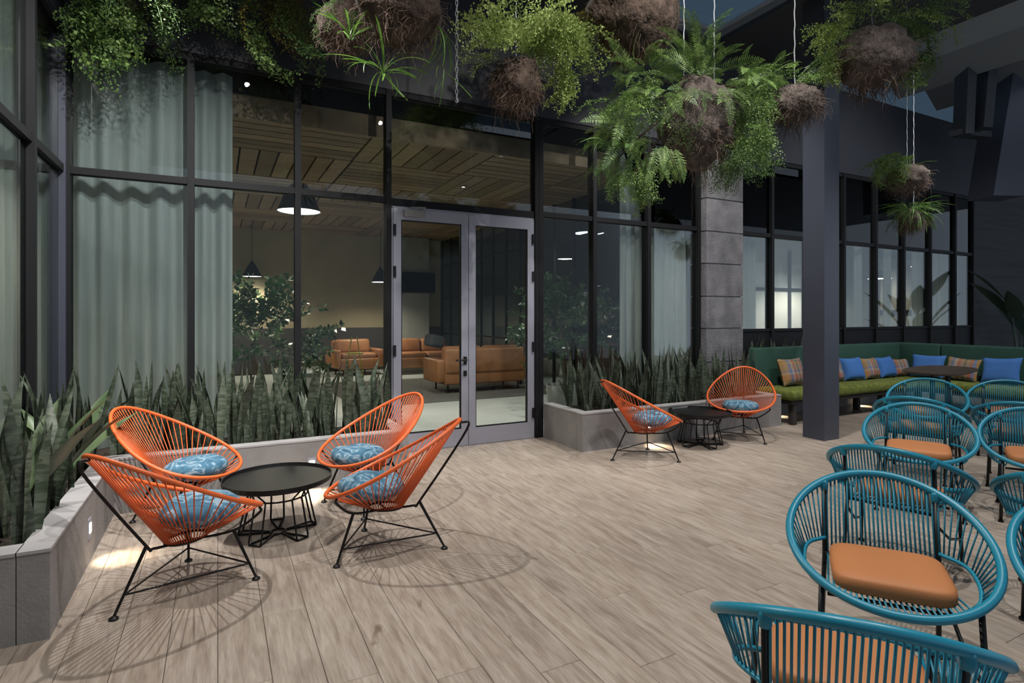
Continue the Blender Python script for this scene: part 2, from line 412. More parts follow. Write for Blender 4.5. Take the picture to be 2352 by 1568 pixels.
# inclined strut at the right
def prism(p0, p1, ax, ay):
    mb = MB(); vs = []
    for p in (p0, p1):
        for sx, sy in ((-1, -1), (1, -1), (1, 1), (-1, 1)):
            vs.append(Vector(p) + Vector(ax) * sx + Vector(ay) * sy)
    return mb.add(vs, [(0, 3, 2, 1), (4, 5, 6, 7), (0, 1, 5, 4), (1, 2, 6, 5), (2, 3, 7, 6), (3, 0, 4, 7)])
st = prism((12.35, 5.05, 3.57), (12.75, 4.72, 7.2), (.28, -.12, 0), (.10, .24, 0)).build('slanted_strut', 'columnpaint')
tag(st, 'massive slanted grey strut rising above the end wall', 'strut', kind='structure')
fn = thing('roof_bracket', 'pair of dark tapered steel plates bracing the roof beside the slanted strut', 'bracket', (0, 0, 0), kind='structure')
prism((11.12, 5.0, 4.5), (11.14, 4.94, 6.4), (.07, -.03, 0), (.05, .12, 0)).build('plate', 'ceilpaint', fn)
prism((11.36, 4.85, 4.6), (11.46, 4.75, 6.4), (.08, -.03, 0), (.05, .12, 0)).build('plate', 'ceilpaint', fn)
prism((11.0, 5.06, 4.55), (11.9, 5.02, 4.62), (0, .1, 0), (0, 0, .05)).build('gusset', 'ceilpaint', fn)

# ---- steel column, stone pillar
tag(MB().box((6.38, 4.28, -.014), (6.66, 4.56, 4.40)).build('steel_column', 'columnpaint'), 'square blue-grey steel column standing on the terrace before the bench', 'column', kind='structure')
tag(MB().box((6.38, 4.28, 4.40), (6.66, 4.56, CEIL)).build('trim_column_head', 'ceilpaint'), 'dark head joining the steel column to the ceiling', 'trim', kind='structure')
sp = MB().box((6.19, 5.93, -.01), (6.88, 6.3, GTOP + .03)).build('stone_pillar', 'mortar')
tag(sp, 'pillar of stacked grey stone blocks between the two glass fronts', 'pillar', kind='structure')
z = 0.0; hs = (.36, .46, .48, .46, .47, .46, .47, .46, .30)
for h_ in hs:
    MB().box((6.165, 5.905, z + .008), (6.905, 6.1, min(z + h_ - .008, GTOP + .02))).build('stone_block', 'stone', sp); z += h_

# ---- glass front: one window per bay
WN = [0]
def bay(u0, u1, label, sill=0.0, edge=False):
    WN[0] += 1
    t = thing('window_%d' % WN[0], label, 'window', (0, 0, 0), kind='structure')
    MB().box((u0 - .028, GV - .05, 0), (u0 + .028, GV + .08, GTOP + .03)).build('mullion', 'steel', t)
    if edge: MB().box((u1 - .028, GV - .05, 0), (u1 + .028, GV + .08, GTOP + .03)).build('mullion', 'steel', t)
    MB().box((u0 + .028, GV - .035, TRAN - .03), (u1 - .028, GV + .06, TRAN + .03)).build('transom', 'steel', t)
    MB().box((u0 + .028, GV - .035, GTOP - .03), (u1 - .028, GV + .06, GTOP + .03)).build('head_rail', 'steel', t)
    if sill: 
        MB().box((u0 + .028, GV - .01, .0), (u1 - .028, GV + .03, sill)).build('spandrel', 'steel', t)
        MB().box((u0 + .028, GV - .03, sill - .02), (u1 - .028, GV + .04, sill + .02)).build('sill', 'steel', t)
    MB().box((u0 + .028, GV, max(sill, 0)), (u1 - .028, GV + .008, TRAN - .03)).build('pane', 'glass', t)
    MB().box((u0 + .028, GV, TRAN + .03), (u1 - .028, GV + .008, GTOP - .03)).build('pane', 'glassup', t)
    return t
bay(-1.14, -.22, 'tall steel window bay next to the corner post, curtain behind it')
bay(-.22, .71, 'tall steel window bay half covered by the end of the grey curtain')
bay(.71, 1.63, 'tall steel window bay beside the left edge of the double doors', edge=False)
t = thing('window_overdoor', 'wide fixed glass pane above the double doors', 'window', kind='structure')
for u in (1.625, 3.45): MB().box((u - .028, GV - .05, 0), (u + .028, GV + .08, GTOP + .03)).build('mullion', 'steel', t)
MB().box((1.653, GV - .035, TRAN - .06), (3.422, GV + .06, TRAN + .02)).build('transom', 'steel', t)
MB().box((1.653, GV - .035, GTOP - .03), (3.422, GV + .06, GTOP + .03)).build('head_rail', 'steel', t)
MB().box((1.653, GV, TRAN + .02), (3.422, GV + .008, GTOP - .03)).build('pane', 'glassup', t)
bay(3.51, 4.31, 'tall steel window bay just past the double doors, dark shrub behind it')
bay(4.31, 5.21, 'tall steel window bay with the lounge bar and a curtain edge behind it')
bay(5.21, 6.13, 'tall steel window bay beside the stone pillar, pale curtain behind it', edge=True)
US = [6.94, 7.69, 8.57, 9.5, 10.42, 11.29, 12.18, 13.08, 13.78]
LB = ['first window bay past the stone pillar, curtain behind it', 'second window bay past the stone pillar, white room behind it',
      'window bay hidden behind the steel column', 'window bay just past the steel column', 'window bay behind the hanging moss ball over the bench',
      'window bay in the middle of the far glass front above the bench corner', 'window bay with a lit pale curtain near the end wall', 'narrow last window bay against the end wall']
for i in range(8): bay(US[i], US[i + 1], LB[i], sill=1.26, edge=(i == 7))
# side glass
def sbay(v0, v1, label):
    WN[0] += 1
    t = thing('window_%d' % WN[0], label, 'window', (0, 0, 0), kind='structure')
    MB().box((GU - .03, v0 - .028, 0), (GU + .05, v0 + .028, GTOP + .03)).build('mullion', 'steel', t)
    MB().box((GU - .03, v0 + .028, TRAN - .03), (GU + .035, v1 - .028, TRAN + .03)).build('transom', 'steel', t)
    MB().box((GU - .03, v0 + .028, GTOP - .03), (GU + .035, v1 - .028, GTOP + .03)).build('head_rail', 'steel', t)
    for a, b in ((0, TRAN - .03), (TRAN + .03, GTOP - .03)):
        MB().box((GU - .008, v0 + .028, a), (GU, v1 - .028, b)).build('pane', 'glass', t)
sbay(5.07, 5.98, 'side window bay next to the corner post'); sbay(4.15, 5.07, 'side window bay at the left picture edge')
sbay(3.2, 4.15, 'side window bay beyond the left picture edge')
tag(MB().box((GU - .08, GV - .09, 0), (GU + .045, GV + .09, GTOP + .03)).build('trim_corner_post', 'columnpaint'), 'grey-violet corner post where the two glass fronts meet', 'post', kind='structure')

# ---- double doors
def door(n, u0, u1, label, hinge_u, handle_u):
    t = thing('door_%d' % n, label, 'door', (0, 0, 0), kind='structure')
    zt = 2.645; s = .085
    mb = MB().box((u0, GV - .045, .01), (u0 + s, GV + .015, zt)).box((u1 - s, GV - .045, .01), (u1, GV + .015, zt))
    mb.box((u0 + s, GV - .045, zt - .12), (u1 - s, GV + .015, zt)).box((u0 + s, GV - .045, .01), (u1 - s, GV + .015, .20))
    mb.build('door_frame', 'alu', t)
    MB().box((u0 + s, GV - .02, .20), (u1 - s, GV - .012, zt - .12)).build('pane', 'doorglass', t)
    g = MB(); 
    for a, b in (((u0 + s, .20), (u0 + s + .012, zt - .12)), ((u1 - s - .012, .20), (u1 - s, zt - .12)), ((u0 + s, .20), (u1 - s, .212)), ((u0 + s, zt - .132), (u1 - s, zt - .12))):
        g.box((a[0], GV - .035, a[1]), (b[0], GV - .008, b[1]))
    g.build('gasket', 'black', t)
    for zz in (.25, 1.05, 1.9, 2.35): MB().box((hinge_u - .014, GV - .065, zz), (hinge_u + .014, GV - .04, zz + .12)).build('hinge', 'black', t)
    return t
d1 = door(1, 1.675, 2.545, 'aluminium glass door leaf with the black lever handle', 1.685, 2.5)
d2 = door(2, 2.552, 3.405, 'aluminium glass door leaf without a handle, next to the concrete planter', 3.395, None)
MB().box((2.485, GV - .062, .93), (2.52, GV - .045, 1.02)).box((2.485, GV - .062, .80), (2.52, GV - .045, .86)).tube([(2.503, GV - .05, .985), (2.503, GV - .10, .985), (2.49, GV - .108, .985), (2.37, GV - .108, .985)], .011, 8).build('handle', 'black', d1)
MB().box((1.78, GV - .10, 2.56), (2.02, GV - .045, 2.63)).tube([(1.95, GV - .08, 2.635), (2.0, GV - .16, 2.655), (1.86, GV - .055, 2.665)], .008, 6).build('closer', 'colgrey', d1)
tag(MB().box((1.655, GV - .03, 0), (1.672, GV + .03, 2.66)).box((3.408, GV - .03, 0), (3.422, GV + .03, 2.66)).box((1.655, GV - .03, 2.648), (3.422, GV + .03, 2.67)).box((1.655, GV - .04, -.014), (3.422, GV + .04, .008)).build('trim_door_jamb', 'alu'), 'slim aluminium jamb around the double doors', 'trim', kind='structure')

# ---- concrete planters with cap, soil and step lights
def planter(name, poly_out, walls, soil, label):
    t = thing(name, label, 'planter', (0, 0, 0), kind='structure')
    for a, b in walls: MB().box((a[0], a[1], -.014), (b[0], b[1], .405)).build('wall_panel', 'concrete', t)
    for a, b in walls: MB().box((a[0] - .004, a[1] - .004, .405), (b[0] + .004, b[1] + .004, .42)).build('cap', 'cap', t)
    for a, b in soil:
        nx, ny = max(2, int((b[0] - a[0]) * 12)), max(2, int((b[1] - a[1]) * 12))
        MB().sheet(lambda p, q: (a[0] + (b[0] - a[0]) * p, a[1] + (b[1] - a[1]) * q, .35 + .02 * noise.noise(Vector((p * nx * .7, q * ny * .7, a[0])))), nx, ny).build('soil', 'soil', t)
    return t
pl1 = planter('planter_corner', None, [((-.81, 3.32), (-.69, 5.15)), ((-1.13, 3.32), (-.814, 3.44)), ((-.81, 5.154), (1.58, 5.27)), ((1.46, 5.274), (1.58, 5.98))],
        [((-1.13, 3.44), (-.81, 5.98)), ((-.81, 5.27), (1.46, 5.98))], 'L-shaped low concrete planter along both glass fronts behind the near orange chairs')
pl2 = planter('planter_straight', None, [((3.53, 5.15), (6.76, 5.27)), ((3.53, 5.274), (3.65, 5.98)), ((6.64, 5.274), (6.76, 5.88))],
        [((3.65, 5.27), (6.64, 5.98))], 'low concrete planter between the double doors and the green bench')
def step_light(p, nrm, label, watts):
    o = thing('step_light', label, 'light', (0, 0, 0), kind='structure', group='recessed step lights')
    P = Vector(p); n = Vector(nrm); s = Vector((-n.y, n.x, 0))
    q = lambda a, b, d: P + s * a + Vector((0, 0, b)) + n * d
    MB().add([q(a, b, d) for d in (0, .006) for a, b in ((-.035, -.06), (.035, -.06), (.035, .06), (-.035, .06))],
             [(4, 5, 6, 7), (0, 1, 5, 4), (1, 2, 6, 5), (2, 3, 7, 6), (3, 0, 4, 7)]).build('plate', 'alu', o)
    MB().add([q(a, b, d) for d in (.006, .010) for a, b in ((-.02, -.025), (.02, -.025), (.02, .03), (-.02, .03))],
             [(4, 5, 6, 7), (0, 1, 5, 4), (1, 2, 6, 5), (2, 3, 7, 6), (3, 0, 4, 7)]).build('lens', 'steplens', o)
    l = bpy.data.lights.new('step_beam', 'SPOT'); l.energy = watts * 2; l.color = (1, .84, .60); l.spot_size = radians(75); l.spot_blend = .8; l.shadow_soft_size = .02
    lo_ = bpy.data.objects.new('step_beam', l); COL.objects.link(lo_); lo_.parent = o
    lo_.location = q(0, 0, .03)
    lo_.rotation_euler = (n * .55 + Vector((0, 0, -1))).to_track_quat('-Z', 'Y').to_euler()
step_light((-.69, 4.22, .21), (1, 0, 0), 'lit step light in the short planter side by the nearest orange chair', 5)
step_light((.72, 5.15, .21), (0, -1, 0), 'lit step light in the planter front behind the near black table', 6)
step_light((4.45, 5.15, .21), (0, -1, 0), 'lit step light in the planter front behind the far orange chairs', 7)

# ---- rooms behind the glass
tag(MB().box((GU - 2.5, -1.0, -.3), (GU - .1, GV, 0)).build('floor_side_room', 'lightfloor'), 'floor of the side room behind the curtain', 'floor', kind='structure')
tag(MB().box((GU - 2.7, -1.0, 0), (GU - 2.5, GV + .1, 3.9)).box((GU - 2.5, -1.2, 0), (GU, -1.0, 3.9)).box((GU - .02, -1.0, 0), (GU + .02, 3.17, CEIL)).build('wall_side_room', 'beige'), 'plastered walls of the side room behind the curtain', 'wall', kind='structure')
tag(MB().box((GU - 2.7, -1.2, 3.92), (GU - .1, GV + .1, 4.0)).build('ceiling_side_room', 'slatback'), 'ceiling of the side room behind the curtain', 'ceiling', kind='structure')
tag(MB().box((26, GV + .1, 0), (26.2, 15.7, 3.9)).build('wall_far_end', 'greywall'), 'far end wall of the rooms behind the glass', 'wall', kind='structure')
tag(MB().box((13.9, GV + .3, 0), (26, GV + .4, 3.9)).build('wall_behind_end', 'greywall'), 'inner wall behind the dark end wall', 'wall', kind='structure')
tag(MB().box((GU - 2.5, 15.5, 0), (5.7, 15.7, 3.75)).build('wall_lounge_back', 'beige'), 'beige plastered back wall of the lounge', 'wall', kind='structure')
tag(MB().box((GU - 2.5, 15.44, 0), (5.7, 15.5, 1.15)).build('trim_wainscot', 'wainscot'), 'dark wainscot along the beige lounge wall', 'trim', kind='structure')
tag(MB().box((GU - 2.7, GV + .1, 0), (GU - 2.5, 15.7, 3.9)).build('wall_lounge_side', 'beige'), 'side wall of the lounge behind the curtain', 'wall', kind='structure')
tag(MB().box((4.35, 15.05, 0), (5.2, 15.43, 3.6)).build('wall_pier', 'colgrey'), 'pale concrete pier carrying the television', 'pier', kind='structure')
cl = MB().box((GU - 2.5, 6.45, 3.66), (26, 15.6, 3.74)).build('ceiling_lounge', 'slatback')
tag(cl, 'lounge ceiling of wooden slat panels laid in alternating directions', 'ceiling', kind='structure')
tag(MB().box((GU - 2.5, 6.40, 3.50), (26, 6.45, 3.74)).build('trim_ceiling_edge', 'slat'), 'wooden edge board of the lounge ceiling', 'trim', kind='structure')
tag(MB().box((GU - 2.5, GV + .2, 4.3), (26, 6.5, 4.36)).box((GU - 2.5, 6.42, 3.74), (26, 6.5, 4.3)).build('ceiling_void', 'slatback'), 'dark void above the lounge ceiling edge', 'ceiling', kind='structure')
sm = {}
P = 1.62
cnt = 0
for i in range(5):
    for j in range(6):
        x0, y0 = -1.6 + i * P, 6.47 + j * 1.5
        px, py = P, 1.5
        al = (i + j) % 2
        n = 7
        for k in range(n):
            if al == 0: a, b = (x0 + k * px / n + .012, y0 + .02), (x0 + (k + 1) * px / n - .012, y0 + py - .02)
            else: a, b = (x0 + .02, y0 + k * py / n + .012), (x0 + px - .02, y0 + (k + 1) * py / n - .012)
            key = (al,)
            if key not in sm: sm[key] = MB().box((0, 0, 0), (b[0] - a[0], b[1] - a[1], .045)).mesh('slat', 'slat')
            link('slat', sm[key], cl, (a[0], a[1], 3.612))
# steel partition along the right of the lounge
pt = thing('wall_steel_partition', 'black steel-framed glass partition running along the side of the lounge', 'partition', kind='structure')
vs_ = [7.3 + .68 * k for k in range(13)]
for v in vs_: MB().box((5.72, v - .02, 0), (5.77, v + .02, 3.61)).build('mullion', 'steel', pt)
for zz in (.97, 1.96, 2.9): 
    for k in range(12): MB().box((5.725, vs_[k] + .02, zz - .02), (5.765, vs_[k + 1] - .02, zz + .02)).build('transom', 'steel', pt)
for k in range(12):
    MB().box((5.742, vs_[k] + .02, .02), (5.748, vs_[k + 1] - .02, 3.6)).build('pane', 'frost' if k < 2 else 'partglass', pt)
tag(MB().box((5.70, 15.5, 0), (26, 15.7, 3.75)).build('wall_next_room', 'greywall'), 'grey wall of the room beyond the steel partition', 'wall', kind='structure')
tag(MB().box((8.9, 9.0, 0), (26, 9.12, 3.65)).build('wall_far_room', 'greywall'), 'dark grey-green wall seen through the far glass front', 'wall', kind='structure')
wr = thing('wall_white_panel', 'brightly lit white panelled wall seen through the second far bay', 'wall', kind='structure')
MB().box((10.6, 8.93, 0), (13.6, 8.99, 3.3)).build('panel', 'whitewall', wr)
MB().box((11.95, 8.89, 0), (12.03, 8.93, 3.0)).box((10.6, 8.89, 2.05), (13.6, 8.93, 2.12)).box((12.03, 8.89, 1.1), (13.6, 8.93, 1.16)).build('frame_bar', 'steel', wr)
wd = thing('door_3', 'pale green glass door with a dark middle rail in the far room', 'door', kind='structure')
MB().box((15.6, 8.9, .02), (17.3, 8.98, 3.0)).build('panel', 'colgrey', wd); MB().box((15.6, 8.87, 1.5), (17.3, 8.9, 1.62)).build('rail', 'steel', wd)

# ================================================================== OBJECTS
# ---- curtains
def curtain(u0, u1, label, y=GV + .22, side=False, z1=GTOP - .02):
    n = max(20, int((u1 - u0) * 60)); ph = random.random() * 9
    def fn(p, q):
        x = u0 + (u1 - u0) * p
        a = (.03 if side else .045) * sin(x * 34 + ph + 1.2 * sin(x * 5)) + .02 * sin(x * 11 + ph)
        a *= .75 + .5 * (1 - q)
        return (y + a, x, .02 + (z1 - .02) * q) if side else (x, y + a, .02 + (z1 - .02) * q)
    o = MB().sheet(fn, n, 6).build('curtain', 'curtain', None, True)
    return tag(o, label, 'curtain', 'grey sheer curtains behind the glass')
curtain(-1.17, .13, 'long grey sheer curtain behind the first two bays right of the corner post')
curtain(3.1, 6.2, 'grey sheer curtain behind the side glass at the left edge', GU - .13, True)
curtain(4.92, 5.28, 'bunched pale curtain edge behind the bay with the bar')
curtain(5.30, 6.1, 'pale sheer curtain behind the bay beside the stone pillar')
curtain(6.98, 7.66, 'grey sheer curtain behind the first bay past the stone pillar')
curtain(12.2, 13.0, 'lit pale curtain behind the bay near the end wall'); curtain(13.12, 13.74, 'narrow pale curtain behind the last bay against the end wall')
for k, (u, lb) in enumerate(((10.2, 'narrow curtain strip left of the far bay'), (11.1, 'narrow curtain strip in the middle of the far glass front'), (12.0, 'narrow curtain strip beside the lit pale curtain'))):
    curtain(u, u + .2, lb)

# ---- orange string lounge chairs
def rim_o(a): return Vector((-.08 - .42 * cos(a), .375 * sin(a) * (1 - .20 * cos(a)), .60 + .225 * cos(a) + .02 * cos(2 * a) - .02))
def make_orange():
    t = thing('string_lounge_chair', '', 'chair')
    MB().tube([rim_o(2 * pi * k / 64) for k in range(64)], .0125, 8, True).build('rim', 'orangerim', t, True)
    hub = lambda a: Vector((-.02 - .11 * cos(a), .085 * sin(a), .268))
    MB().tube([hub(2 * pi * k / 24) for k in range(24)], .008, 6, True).build('hub_ring', 'black', t, True)
    n = 58
    for k in range(n):
        a = 2 * pi * (k + .5) / n
        a = a - .22 * sin(a)          # denser towards the back
        p, q = rim_o(a), hub(2 * pi * (k + .5) / n); d = (p - q).normalized()
        MB().tube([p - d * .005, (p + q) * .5 + Vector((0, 0, -.004)), q], .0036, 5).build('cord', 'orange', t, True)
    ff = {'r': (-.40, 0), 'a': (.20, .285), 'b': (.20, -.285)}
    legs = {'r': ((-.24, 0, .30), (-.40, 0, .012)), 'a': ((.13, .19, .285), (.20, .285, .012)), 'b': ((.13, -.19, .285), (.20, -.285, .012))}
    ra = rim_o(0)
    MB().tube(bez([ra + Vector((-.006, 0, -.012)), ra + Vector((-.045, 0, -.06)), (-.245, 0, .31), (-.20, 0, .275), (-.02, 0, .252)], 6), .0075, 6).build('support_rod', 'black', t, True)
    for s in (1, -1):
        pr = rim_o(s * 2.25)
        MB().tube(bez([pr + Vector((0, 0, -.012)), pr + Vector((.0, 0, -.045)), (.13, s * .19, .287), (-.02, 0, .252)], 6), .0075, 6).build('support_rod', 'black', t, True)
    for k, (p, q) in legs.items():
        MB().tube([p, q], [.010, .007], 6).lathe([(0, .0), (.022, .0), (.022, .008), (.008, .018), (0, .018)], 12, (q[0], q[1], 0)).build('leg', 'black', t)
    lp = {k: Vector(q).lerp(Vector(p), .30) for k, (p, q) in legs.items()}
    for a, b in (('r', 'a'), ('r', 'b'), ('a', 'b')): MB().tube([lp[a], lp[b]], .0055, 6).build('stretcher', 'black', t)
    return t
oc = make_orange()
def pouf():
    mb = MB(); n, m_ = 36, 12
    mb.ellipsoid((0, 0, 0), (.205, .205, .068), .75, 1.0, n, m_)
    mb.v = [(x * (1 + .03 * sin(5 * atan2(y, x))), y * (1 + .03 * sin(5 * atan2(y, x))), z + .012 * noise.noise(Vector((x * 9, y * 9, z * 5)))) for x, y, z in mb.v]
    return mb.mesh('round_cushion', 'swirl', True)
pm = pouf()
OC = [((-.14, 3.63), 38, 'orange string lounge chair nearest the camera, over the pool of step light', 'blue swirl round cushion in the orange chair nearest the camera'),
      ((-.20, 4.70), -30, 'orange string lounge chair in the planter corner behind the near black table', 'blue swirl round cushion in the orange chair in the planter corner'),
      ((1.04, 4.53), 200, 'orange string lounge chair beside the door end of the corner planter', 'blue swirl round cushion in the orange chair beside the door end of the planter'),
      ((.94, 3.63), 151, 'orange string lounge chair seen side-on right of the near black table', 'blue swirl round cushion in the side-on orange chair right of the near table'),
      ((4.0, 4.66), -8, 'orange string lounge chair left of the far black table', 'blue swirl round cushion in the orange chair left of the far table'),
      ((5.62, 4.84), 215, 'orange string lounge chair facing the camera right of the far black table', 'blue swirl round cushion in the camera-facing orange chair by the far table')]
for i, (p, th, lb, cb) in enumerate(OC):
    o = oc if i == 0 else copy_tree(oc)
    o.location = (p[0], p[1], 0); o.rotation_euler = (0, 0, radians(th)); o['label'] = lb; o['group'] = 'orange string lounge chairs'
    c_ = link('round_cushion', pm, None)
    d = Vector((cos(radians(th)), sin(radians(th)), 0))
    c_.location = Vector((p[0], p[1], .405)) + d * .07; c_.rotation_euler = (0, radians(-3), radians(th))
    tag(c_, cb, 'cushion', 'blue swirl seat cushions')

# ---- black wire tables
def make_table():
    t = thing('tray_table', '', 'table')
    MB().lathe([(0, .352), (.335, .352), (.352, .362), (.355, .392), (.347, .392), (.342, .372), (0, .372)], 48).build('tray_top', 'black', t, False)
    MB().tube([(.19 * cos(2 * pi * k / 30), .19 * sin(2 * pi * k / 30), .262) for k in range(30)], .006, 6, True).build('waist_ring', 'black', t, True)
    for k in range(5):
        a0 = 2 * pi * k / 5 + .25
        w = .20
        def P(r, a, z): return Vector((r * cos(a), r * sin(a), z))
        l = [P(.27, a0 - w * .2, .352), P(.195, a0 - w, .265), P(.25, a0 - w * .9, .02), P(.255, a0 - w * .8, .007), P(.05, a0 - w * .3, .007)]
        r = [P(.27, a0 + w * .2, .352), P(.195, a0 + w, .265), P(.25, a0 + w * .9, .02), P(.255, a0 + w * .8, .007), P(.05, a0 + w * .3, .007)]
        mb = MB()
        for path in (l, r):
            mb.tube(path, .0065, 6)
        mb.tube([l[3], r[3]], .0065, 6)
        mb.build('wire_leg', 'black', t, True)
    MB().tube([(.05 * cos(2 * pi * k / 16), .05 * sin(2 * pi * k / 16), .007) for k in range(16)], .0065, 6, True).build('foot_ring', 'black', t, True)
    return t
bt = make_table(); bt.location = (.37, 4.22, 0); tag(bt, 'round black tray table amid the four near orange chairs', 'table', 'black wire tray tables')
b2 = copy_tree(bt); b2.location = (4.94, 4.83, 0); b2.rotation_euler = (0, 0, .5); b2['label'] = 'round black tray table between the two far orange chairs by the straight planter'

# ---- blue string armchairs
def rim_b(a): return Vector((.01 + .34 * cos(a), .362 * sin(a), .575 - .172 * cos(a) + .010 * cos(2 * a)))
def make_blue():
    t = thing('string_armchair', '', 'chair')
    MB().tube([rim_b(2 * pi * k / 72) for k in range(72)], .0165, 10, True).build('rim', 'bluerim', t, True)
    PY = .215
    def rim_at(y, back):      # rim point with the given y on the back or front half
        a = math.asin(max(-1, min(1, y / .362)))
        return rim_b(pi - a) if back else rim_b(a)
    SB = lambda y: Vector((-.185, y, .405))       # seat back bar
    MB().tube([SB(-PY), SB(PY)], .009, 6).build('seat_bar', 'black', t, True)
    n = 25
    for k in range(n):
        y = -PY + .012 + (2 * PY - .024) * k / (n - 1)
        p = rim_at(y, True)
        MB().tube([p, (p + SB(y)) * .5 + Vector((-.008, 0, 0)), SB(y)], .0042, 5).build('back_cord', 'blue', t, True)
    for k in range(25):
        y = -PY + .012 + (2 * PY - .024) * k / 24
        q = rim_at(y * 1.12, False)
        MB().tube([SB(y), (SB(y) + q) * .5 + Vector((0, 0, -.02)), q], .0042, 5).build('seat_cord', 'blue', t, True)
    for s in (1, -1):
        loop = bez([(-.185, s * PY, .475), (-.10, s * .285, .470), (.0, s * .305, .445), (.10, s * .285, .410), (.16, s * .225, .385)], 6)
        MB().tube(loop, .009, 6).build('arm_loop', 'bluerim', t, True)
        m_ = 22
        for k in range(m_):
            f = k / (m_ - 1); q = loop[int(f * (len(loop) - 1))]
            a = pi - .66 - f * (pi - .66 - .66)
            p = rim_b(s * a)
            MB().tube([p, q], .0036, 5).build('side_cord', 'blue', t, True)
        top = rim_at(s * PY, True)
        MB().tube([top + Vector((.004, 0, -.004)), (-.19, s * PY, .40), (-.25, s * (PY + .01), .008)], .0105, 8).build('back_leg', 'black', t, True)
        rbox('post_collar', (.04, .035, .05), .012, 'bluerim', t, top + Vector((.003, 0, -.02)), 2)
        fp = rim_at(s * .25, False)
        MB().tube([fp + Vector((-.004, 0, -.012)), (.30, s * .265, .008)], .0105, 8).build('front_leg', 'black', t, True)
        MB().tube([(-.20, s * PY, .36), (.05, s * .24, .22), (.30, s * .262, .16)], .008, 6).build('brace', 'black', t, True)
        for x_, y_ in ((-.25, s * (PY + .01)), (.30, s * .265)): MB().lathe([(0, 0), (.018, 0), (.018, .012), (0, .012)], 10, (x_, y_, 0)).build('foot', 'black', t)
    MB().tube([(.155, -.225, .365), (.155, .225, .365)], .008, 6).build('front_bar', 'black', t)
    return t
bc = make_blue()
padm = MB().ellipsoid((0, 0, 0), (.178, .208, .042), .45, .35, 32, 12).mesh('seat_pad', 'tan', True)
BC = [((2.464, 1.38), 217, 'blue string armchair facing the camera with its whole rim in view', 'tan pad on the blue armchair facing the camera'),
      ((1.625, 1.02), 38, 'blue string armchair seen from behind at the bottom picture edge', 'tan pad seen through the back cords of the bottom-edge blue armchair'),
      ((2.925, .760), 217, 'blue string armchair cut by the right picture edge next to the big camera-facing one', 'tan pad on the blue armchair cut by the right edge, front row'),
      ((3.585, 1.945), 17, 'blue string armchair with its back to the camera, behind the big camera-facing one', 'tan pad on the back-turned blue armchair of the second row'),
      ((3.82, 1.185), 17, 'blue string armchair at the right edge with its back turned, second row', 'tan pad on the back-turned blue armchair at the right edge'),
      ((4.884, 2.5), 208, 'blue string armchair facing the camera in the third row, near the column', 'tan pad on the third-row blue armchair near the column'),
      ((5.42, 1.935), 208, 'blue string armchair facing the camera in the third row at the right edge', 'tan pad on the third-row blue armchair at the right edge'),
      ((5.81, 2.96), 17, 'blue string armchair of the fourth row with its back turned, nearer the column', 'tan pad on the fourth-row blue armchair nearer the column'),
      ((6.275, 2.36), 17, 'blue string armchair of the fourth row with its back turned, at the right edge', 'tan pad on the fourth-row blue armchair at the right edge'),
      ((6.96, 3.48), 204, 'farthest blue string armchair, just before the brown bench table', 'tan pad on the farthest blue armchair before the bench table'),
      ((7.56, 2.97), 204, 'farthest blue string armchair at the right edge below the blue bench cushion', 'tan pad on the farthest blue armchair at the right edge')]
for i, (p, th, lb, cb) in enumerate(BC):
    o = bc if i == 0 else copy_tree(bc)
    o.location = (p[0], p[1], 0); o.rotation_euler = (0, 0, radians(th)); o['label'] = lb; o['group'] = 'blue string armchairs'
    c_ = link('seat_pad', padm, None); d = Vector((cos(radians(th)), sin(radians(th)), 0))
    c_.location = Vector((p[0], p[1], .448)) + d * .045; c_.rotation_euler = (0, radians(3), radians(th))
    tag(c_, cb, 'cushion', 'tan seat pads')

# ---- corner bench with cushions and its table
be = thing('corner_bench', 'L-shaped bench with dark green back and lime green velvet seat', 'bench', (6.8, 5.0, 0))
def bx(name, a, b, r, m): 
    a, b = Vector(a), Vector(b)
    return rbox(name, tuple(b - a), r, m, be, (a + b) / 2 - Vector((6.8, 5.0, 0)))
bx('back_panel', (6.80, 5.60, .30), (10.40, 5.74, 1.02), .035, 'felt')
bx('back_panel', (10.42, 5.02, .30), (10.56, 5.74, 1.02), .035, 'felt'); bx('back_panel', (10.42, 2.9, .30), (10.56, 5.01, 1.02), .035, 'felt')
bx('seat_cushion', (6.82, 5.02, .335), (9.83, 5.60, .475), .05, 'lime'); bx('seat_cushion', (9.84, 2.92, .335), (10.42, 5.60, .475), .05, 'lime')
bx('seat_frame', (6.86, 5.06, .28), (9.83, 5.6, .335), .015, 'wainscot'); bx('seat_frame', (9.88, 2.95, .28), (10.42, 5.6, .335), .015, 'wainscot')
for x, y in ((6.95, 5.12), (9.0, 5.12), (6.95, 5.5), (9.0, 5.5), (9.95, 3.1), (10.3, 3.1), (9.95, 5.1)): bx('leg', (x - .04, y - .04, 0), (x + .04, y + .04, .28), .01, 'wainscot')
def pillow(name, w, h, th):
    mb = MB(); n = 14
    def f(sg):
        def g(p, q):
            a, b = 2 * p - 1, 2 * q - 1
            k = 1 - .10 * (1 - a * a) * abs(b) ** 3; k2 = 1 - .10 * (1 - b * b) * abs(a) ** 3
            t_ = th / 2 * max(0, (1 - a ** 4) * (1 - b ** 4)) ** .55
            return (a * w / 2 * k2, b * h / 2 * k, sg * t_ + .006 * noise.noise(Vector((a * 2.3, b * 2.3, sg))) * (1 - a ** 4) * (1 - b ** 4))
        return g
    mb.sheet(f(1), n, n); mb.sheet(f(-1), n, n)
    return mb
